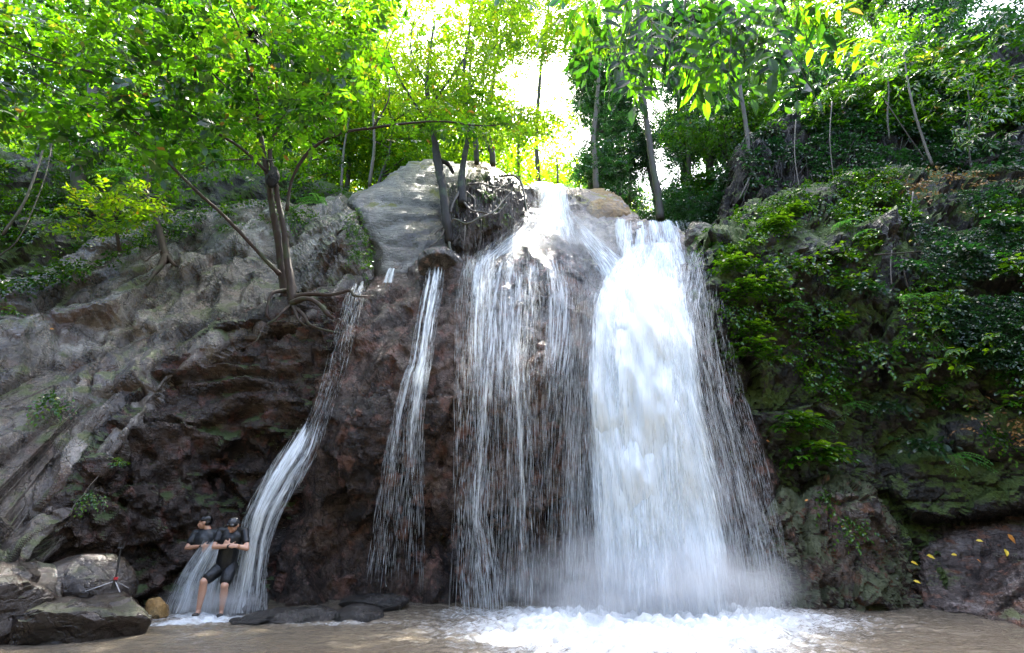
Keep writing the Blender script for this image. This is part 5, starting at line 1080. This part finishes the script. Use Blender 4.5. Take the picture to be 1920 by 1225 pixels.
for i, (lb, pts) in enumerate([('thin dead stick lying across the right cliff below the bright branch', [(1640, 478, 11.1), (1700, 474, 10.9), (1770, 466, 10.8), (1830, 459, 10.7)]), ('bare stem hanging down beside the dead leaves on the cliff', [(1672, 470, 11.1), (1670, 500, 11), (1672, 540, 11)]),
    ('thin vine curving down the middle of the right cliff', [(1690, 480, 11.0), (1700, 530, 10.9), (1718, 570, 10.8)]), ('dangling vine from the crest right of the ferns', [(1712, 360, 11.6), (1708, 410, 11.3), (1722, 460, 11.0)]),
    ('pale vine hanging from the far left forest', [(0, 480, 11.0), (40, 440, 11.2), (85, 330, 11.8), (100, 250, 12.2)]), ('thin vine dangling over the earth bank', [(1560, 190, 13.6), (1556, 260, 13.5), (1562, 330, 13.4)]),
    ('thick twisted vine over the dark hollow on the upper right', [(1660, 190, 13.0), (1700, 250, 12.8), (1735, 300, 12.7)]), ('straight vine in front of the earth bank root tangle', [(1492, 225, 13.8), (1490, 290, 13.6), (1500, 360, 13.4)])]):
    mb = MB(); mb.tube(A(*pts), [.02, .017, .014, .008][:len(pts)], 6, 5, .3); tag(mb.build('vine', B_pale if i % 2 else B_twig, None, True), lb, 'vine')
def bank_roots():
    r = np.random.default_rng(88); mb = MB()
    for k in range(110):
        x = 1385+320*r.random(); y = 235+110*r.random(); Y = float(surf(x, y)[0])-.35
        mb.tube([at(x, y, Y), at(x+r.normal()*16, y+30+20*r.random(), Y-.12), at(x+r.normal()*28, y+60+50*r.random(), Y-.05)], [.014*r.random()+.006, .009, .003], 5, 4, .3)
    tag(mb.build('hanging_roots', B_dark, None, True), 'tangle of brown roots hanging out of the dark earth bank', kind='stuff')
bank_roots()
# ------------------------------------------------------------------ the two bathers
def prim_capsule(bm, p0, p1, r0, r1, seg=14, flat=None):
    p0 = Vector(p0); p1 = Vector(p1); d = p1-p0; L = d.length
    q = d.to_track_quat('Z', 'X') if L > 1e-6 else Matrix.Identity(3).to_quaternion()
    rings = []
    prof = [(-r0*math.cos(a), r0*math.sin(a)) for a in np.linspace(.0, math.pi/2, 5)]+[(L*t, r0+(r1-r0)*t) for t in (.25, .5, .75)]+[(L+r1*math.sin(a), r1*math.cos(a)) for a in np.linspace(0, math.pi/2, 5)]
    for z, r in prof:
        if r < 1e-5: rings.append([bm.verts.new(p0+q@Vector((0, 0, z)))]); continue
        rings.append([bm.verts.new(p0+q@Vector((r*math.cos(t), r*math.sin(t), z))) for t in np.linspace(0, 2*math.pi, seg, endpoint=False)])
    for a, b in zip(rings, rings[1:]):
        n = max(len(a), len(b))
        for i in range(n):
            j = (i+1) % n
            f = [a[i % len(a)], a[j % len(a)]] if len(a) > 1 else [a[0]]
            g = [b[j % len(b)], b[i % len(b)]] if len(b) > 1 else [b[0]]
            bm.faces.new(f+g)
def prim_ell(bm, c, r, rot=None):
    m = Matrix.Translation(Vector(c)) @ ((rot or Matrix.Identity(3)).to_4x4()) @ Matrix.Diagonal((*r, 1))
    bmesh.ops.create_uvsphere(bm, u_segments=20, v_segments=14, radius=1, matrix=m)
def solid(name, build, mat, parent, voxel=.011, smooth=4, wr=0):
    """one continuous skin grown over the anatomy"""
    bm = bmesh.new(); build(bm); me = bpy.data.meshes.new('t'); bm.to_mesh(me); bm.free()
    o = bpy.data.objects.new('t', me); col.objects.link(o)
    md = o.modifiers.new('r', 'REMESH'); md.mode = 'VOXEL'; md.voxel_size = voxel
    ms = o.modifiers.new('s', 'SMOOTH'); ms.factor = .5; ms.iterations = smooth
    dg = bpy.context.evaluated_depsgraph_get(); m2 = bpy.data.meshes.new_from_object(o.evaluated_get(dg)); m2.name = name
    bpy.data.objects.remove(o); bpy.data.meshes.remove(me)
    if wr:
        n = len(m2.vertices); co = np.zeros(n*3, np.float32); m2.vertices.foreach_get('co', co); no = np.zeros(n*3, np.float32); m2.vertex_normals.foreach_get('vector', no)
        co = co.reshape(-1, 3); no = no.reshape(-1, 3); co = co+no*(wr*(1-np.abs(fbm(co*np.array([9, 9, 5]), 3, 9)*1.6)))[:, None]; m2.vertices.foreach_set('co', co.astype(np.float32).ravel())
    m2.polygons.foreach_set('use_smooth', np.ones(len(m2.polygons), bool)); m2.materials.append(mat)
    ob = bpy.data.objects.new(name, m2); col.objects.link(ob); ob.parent = parent; return ob
M_skin = NT('skin')
def _skin():
    m = M_skin; n = m.tex('Noise', m.vec(), 14, 3); c = m.mix(n.outputs[0], (.42, .22, .14), (.55, .32, .22)); b = m.n('ShaderNodeBsdfPrincipled'); m.l(c, b.inputs['Base Color'])
    b.inputs['Roughness'].default_value = .32; b.inputs['Subsurface Weight'].default_value = .12; b.inputs['Subsurface Radius'].default_value = (.02, .008, .004); m.l(b.outputs[0], m.out.inputs[0]); return m.m
M_skin = _skin()
M_black = plain('wet_black_cloth', (.006, .007, .009), .42, .4, 20, .4, .6); M_grey = plain('wet_charcoal_cloth', (.02, .023, .026), .42, .4, 20, .4, .6)
M_hair = plain('wet_black_hair', (.006, .005, .005), .25, .4, 60, .6, .8); M_shoe = plain('dark_sandal', (.03, .025, .022), .5); M_strap = plain('watch_strap', (.01, .01, .012), .35)
def head_prims(bm, c, face, up, s=1.0):
    """face = direction the face looks, up = crown direction"""
    f = Vector(face).normalized(); u = Vector(up); u = (u-f*u.dot(f)).normalized(); x = f.cross(u)
    M3 = Matrix((x, f, u)).transposed(); c = Vector(c)
    L = lambda a, b, d: c+M3@Vector((a*s, b*s, d*s))
    prim_ell(bm, L(0, -.012, .028), (.074*s, .092*s, .082*s), M3); prim_ell(bm, L(0, .018, -.03), (.06*s, .07*s, .075*s), M3)
    prim_ell(bm, L(0, .045, -.078), (.034*s, .034*s, .026*s), M3)
    prim_capsule(bm, L(0, .086, .012), L(0, .104, -.028), .009*s, .015*s, 8)
    prim_ell(bm, L(0, .092, -.052), (.024*s, .012*s, .008*s), M3); prim_ell(bm, L(0, .088, -.064), (.021*s, .012*s, .008*s), M3)
    for q in (-1, 1):
        prim_ell(bm, L(q*.031, .076, .022), (.022*s, .012*s, .006*s), M3); prim_ell(bm, L(q*.04, .062, -.02), (.022*s, .018*s, .018*s), M3)
        prim_ell(bm, L(q*.076, -.008, -.01), (.011*s, .02*s, .032*s), M3)
    return L, M3
def hand_prims(bm, wrist, tip, palm, thumb, curl=.5, s=1.0):
    """palm block, four unequal curled fingers and a thumb from the side"""
    w = Vector(wrist); d = (Vector(tip)-w).normalized(); n = Vector(palm).normalized(); n = (n-d*n.dot(d)).normalized(); t = Vector(thumb); t = (t-d*t.dot(d)-n*t.dot(n)).normalized()
    M3 = Matrix((t, d, n)).transposed(); prim_ell(bm, w+d*.048*s, (.043*s, .055*s, .017*s), M3)
    for i, (o, ln) in enumerate(((.031, .07), (.011, .08), (-.01, .075), (-.03, .058))):
        p = w+d*.085*s+t*o*s; a = 0; r = .0095*s
        for k, fr in enumerate((.45, .32, .23)):
            a += curl*(.55+.25*k); q = p+(d*math.cos(a)+n*math.sin(a))*ln*fr*s; prim_capsule(bm, p, q, r, r*.9, 8); p = q; r *= .92
    p = w+d*.025*s+t*.035*s; q = p+(t*.75+d*.6+n*.25).normalized()*.04*s; prim_capsule(bm, p, q, .013*s, .0105*s, 8); prim_capsule(bm, q, q+(d*.9+t*.25+n*.4).normalized()*.032*s, .0105*s, .009*s, 8)
def bather(label, loc, J, shirt, face, up, hairm, legs=True, rz=0):
    e = tag(empty('person', loc), label, 'person')
    def body(bm):
        prim_capsule(bm, J['neck'], J['headb'], .058, .055); head_prims(bm, J['head'], face, up, 1.12)
        for s in 'LR':
            prim_capsule(bm, J['sh'+s], J['el'+s], .052, .04); m_ = Vector(J['el'+s]).lerp(Vector(J['wr'+s]), .3)
            prim_capsule(bm, J['el'+s], m_, .04, .043); prim_capsule(bm, m_, J['wr'+s], .043, .026)
            hand_prims(bm, J['wr'+s], J['hd'+s], J['pn'+s], J['th'+s], J['cu'+s])
            prim_capsule(bm, J['hip'+s], J['kn'+s], .095, .064); prim_ell(bm, J['kn'+s], (.064, .066, .066))
            m_ = Vector(J['kn'+s]).lerp(Vector(J['an'+s]), .33)+Vector((0, .015, 0)); prim_capsule(bm, J['kn'+s], m_, .056, .066); prim_capsule(bm, m_, J['an'+s], .066, .038)
            f = Vector(J['an'+s]); g = Vector(J['ft'+s]); prim_capsule(bm, f+Vector((0, .02, -.03)), g, .036, .03); prim_ell(bm, g, (.045, .05, .024))
        prim_ell(bm, J['pel'], (.16, .11, .12)); prim_ell(bm, J['che'], (.16, .11, .18)); prim_capsule(bm, J['pel'], J['che'], .12, .13)
        prim_capsule(bm, J['shL'], J['shR'], .055, .055)
    b = solid('body', body, M_skin, e)
    def tee(bm):
        c = Vector(J['che']); p = Vector(J['pel']); n = Vector(J['neck'])
        prim_ell(bm, c+Vector((0, .005, .02)), (.205, .145, .2)); prim_capsule(bm, c, p+Vector((0, 0, -.02)), .17, .17); prim_ell(bm, p+Vector((0, 0, .0)), (.17, .125, .12))
        prim_capsule(bm, J['shL'], J['shR'], .068, .068); prim_capsule(bm, c+Vector((0, 0, .1)), n+Vector((0, 0, -.03)), .11, .07)
        for s in 'LR': prim_capsule(bm, J['sh'+s], Vector(J['sh'+s]).lerp(Vector(J['el'+s]), .6), .066, .06)
    solid('shirt', tee, shirt, e, .011, 3, .005)
    def sho(bm):
        prim_ell(bm, Vector(J['pel'])+Vector((0, 0, -.03)), (.175, .13, .12))
        for s in 'LR': prim_capsule(bm, J['hip'+s], Vector(J['hip'+s]).lerp(Vector(J['kn'+s]), .72), .115, .098)
    solid('shorts', sho, M_black, e, .012, 3, .008)
    def hair(bm):
        f = Vector(face).normalized(); u = Vector(up); u = (u-f*u.dot(f)).normalized(); x = f.cross(u); M3 = Matrix((x, f, u)).transposed(); c = Vector(J['head'])
        prim_ell(bm, c+M3@Vector((0, -.022, .05)), (.088, .102, .08), M3); prim_ell(bm, c+M3@Vector((0, -.055, .0)), (.078, .058, .075), M3); prim_capsule(bm, c+M3@Vector((-.045, .066, .07)), c+M3@Vector((.045, .066, .07)), .022, .022, 8)
    solid('hair', hair, hairm, e, .009, 2, .012)
    mb = MB(); w = Vector(J['wrR']); d = (w-Vector(J['elR'])).normalized(); 
    mb.tube([np.array(w-d*.035), np.array(w-d*.005)], [.036, .035], 14, 1); mb.build('wrist_band', M_strap, e, True).matrix_parent_inverse = Matrix.Identity(4)
    if legs:
        for s in 'LR':
            def shoe(bm): g = Vector(J['ft'+s]); f = Vector(J['an'+s]); prim_capsule(bm, f+Vector((0, .03, -.06)), g+Vector((0, -.02, -.02)), .034, .036); prim_ell(bm, g+Vector((0, 0, -.0)), (.05, .06, .03))
            solid('sandal', shoe, M_shoe, e, .01, 2)
    e.rotation_euler = (0, 0, rz); return e
def joints(o, Y0, d): return {k: (tuple(at(v[0], v[1], Y0+v[2])-np.array(o)) if isinstance(v, tuple) and v[0] > 50 else v) for k, v in d.items()}
YA = 9.62; oA = (float(at(405, 1152, YA)[0]), YA, .02)
bather('bather in wet black shirt and shorts standing in front, arms crossed, head bowed', oA, joints(oA, YA, dict(
  pel=(425, 1054, .02), che=(433, 1014, 0), neck=(436, 996, -.02), headb=(437, 990, -.07), head=(437.5, 985, -.12),
  shR=(414, 996, 0), elR=(401, 1026, -.14), wrR=(431, 1025, -.27), hdR=(448, 1023, -.24), pnR=(.2, .8, -.2), thR=(0, 0, 1), cuR=.7,
  shL=(459, 996, .02), elL=(463, 1029, -.12), wrL=(430, 1021, -.2), hdL=(412, 1011, -.2), pnL=(0, 1, -.1), thL=(-.3, -.3, 1), cuL=1.0,
  hipR=(417, 1062, 0), knR=(382, 1091, -.26), anR=(372, 1144, -.18), ftR=(366, 1153, -.3), hipL=(433, 1063, .02), knL=(421, 1099, -.16), anL=(415, 1145, -.02), ftL=(412, 1154, -.14))),
 M_black, (-.08, -.62, -.70), (0, -.75, .65), M_hair)
YB = 10.2; oB = (float(at(385, 1150, YB)[0]), YB, .02)
bather('bather in a charcoal shirt behind the other one, head turned in profile to the left', oB, joints(oB, YB, dict(
  pel=(390, 1056, .02), che=(384, 1014, 0), neck=(390, 994, -.01), headb=(387, 987, -.02), head=(384.5, 980, -.03),
  shR=(367, 1000, 0), elR=(350, 1028, -.12), wrR=(379, 1024, -.28), hdR=(394, 1025, -.28), pnR=(0, 1, 0), thR=(0, 0, 1), cuR=.6,
  shL=(406, 999, .02), elL=(412, 1026, -.13), wrL=(390, 1032, -.27), hdL=(380, 1033, -.27), pnL=(0, 1, .2), thL=(0, -.2, 1), cuL=.7,
  hipR=(383, 1062, 0), knR=(379, 1103, -.08), anR=(378, 1144, .02), ftR=(375, 1152, -.12), hipL=(399, 1062, .02), knL=(396, 1103, -.04), anL=(392, 1144, .04), ftL=(390, 1152, -.1))),
 M_grey, (-1, -.25, -.12), (0, 0, 1), M_hair)

# ------------------------------------------------------------------ small tripod standing on the long rock
def tripod():
    b = at(212, 1104, 8.0); e = tag(empty('tripod', tuple(b)), 'small black phone tripod with a red collar standing on the boulders left of the bathers', 'tripod')
    c = b+np.array([0, 0, .12]); P = lambda *pts: [np.array(p) for p in pts]
    blk = plain('tripod_black', (.01, .01, .012), .4); sil = plain('tripod_steel', (.3, .3, .32), .3); red = plain('tripod_red', (.5, .02, .03), .4)
    top = at(228, 1022, 8.0)
    q = MB(); q.tube(P(b+[0, 0, .0], c), [.03, .026], 10, 1); q.build('base_grip', blk, e)
    q = MB(); q.tube(P(c, c+[.002, 0, .03]), [.027, .027], 12, 1); q.build('collar', red, e)
    q = MB(); q.tube(P(c+[0, 0, .03], (c+top)/2, top), [.014, .012, .009], 8, 3); q.build('pole', blk, e)
    for dx, dy in ((-.36, -.05), (.2, -.12), (.02, .3)):
        q = MB(); q.tube(P(c+[0, 0, -.02], b+[dx, dy, -.03]), [.008, .006], 6, 1); q.build('leg', sil, e)
    q = MB()
    for s in (-1, 1): q.tube(P(top+[s*.035, 0, -.05], top+[s*.035, 0, .05]), [.012, .012], 6, 1)
    q.tube(P(top+[-.035, 0, -.045], top+[.035, 0, -.045]), [.012, .012], 6, 1); q.build('phone_clamp', blk, e)
tripod()
# ------------------------------------------------------------------ spray drifting at the feet and crest of the falls
def mist(label, c, r, dens, seed):
    bm = bmesh.new(); bmesh.ops.create_icosphere(bm, subdivisions=3, radius=1); me = bpy.data.meshes.new('mist'); bm.to_mesh(me); bm.free()
    o = bpy.data.objects.new('mist', me); col.objects.link(o); o.location = c; o.scale = r
    m = NT('mist_air'); tc = m.n('ShaderNodeTexCoord'); ln = m.n('ShaderNodeVectorMath', _operation='LENGTH'); m.l(tc.outputs['Object'], ln.inputs[0])
    f = m.mr(ln.outputs['Value'], .1, .98, 1, 0); n = m.tex('Noise', tc.outputs['Object'], 2.2+seed*.1, 3)
    d = m.math('MULTIPLY', m.math('MULTIPLY', f, m.mr(n.outputs[0], .3, .7)), dens)
    v = m.n('ShaderNodeVolumePrincipled'); v.inputs['Color'].default_value = (.95, .98, 1, 1); m.l(d, v.inputs['Density']); v.inputs['Anisotropy'].default_value = .2
    m.l(v.outputs[0], m.out.inputs['Volume']); me.materials.append(m.m); tag(o, label, kind='stuff')
P_ = lambda px, py, Y: tuple(at(px, py, Y))
mist('white spray rising where the main fall strikes the pool', P_(1230, 1110, 9.2), (3.0, 1.1, 1.25), 2.6, 1)
mist('fine spray drifting over the crest and the pointed rocks', P_(1080, 450, 12.6), (2.3, 1.1, 1.5), .8, 2)
mist('soft spray around the bright heart of the main fall', P_(1190, 640, 10.0), (1.7, .7, 2.0), 1.0, 3)
mist('faint spray at the feet of the bathers', P_(400, 1130, 9.6), (1.1, .45, .4), 3, 4)
sc.cycles.volume_step_rate = 2; sc.cycles.volume_max_steps = 64; sc.cycles.volume_bounces = 1
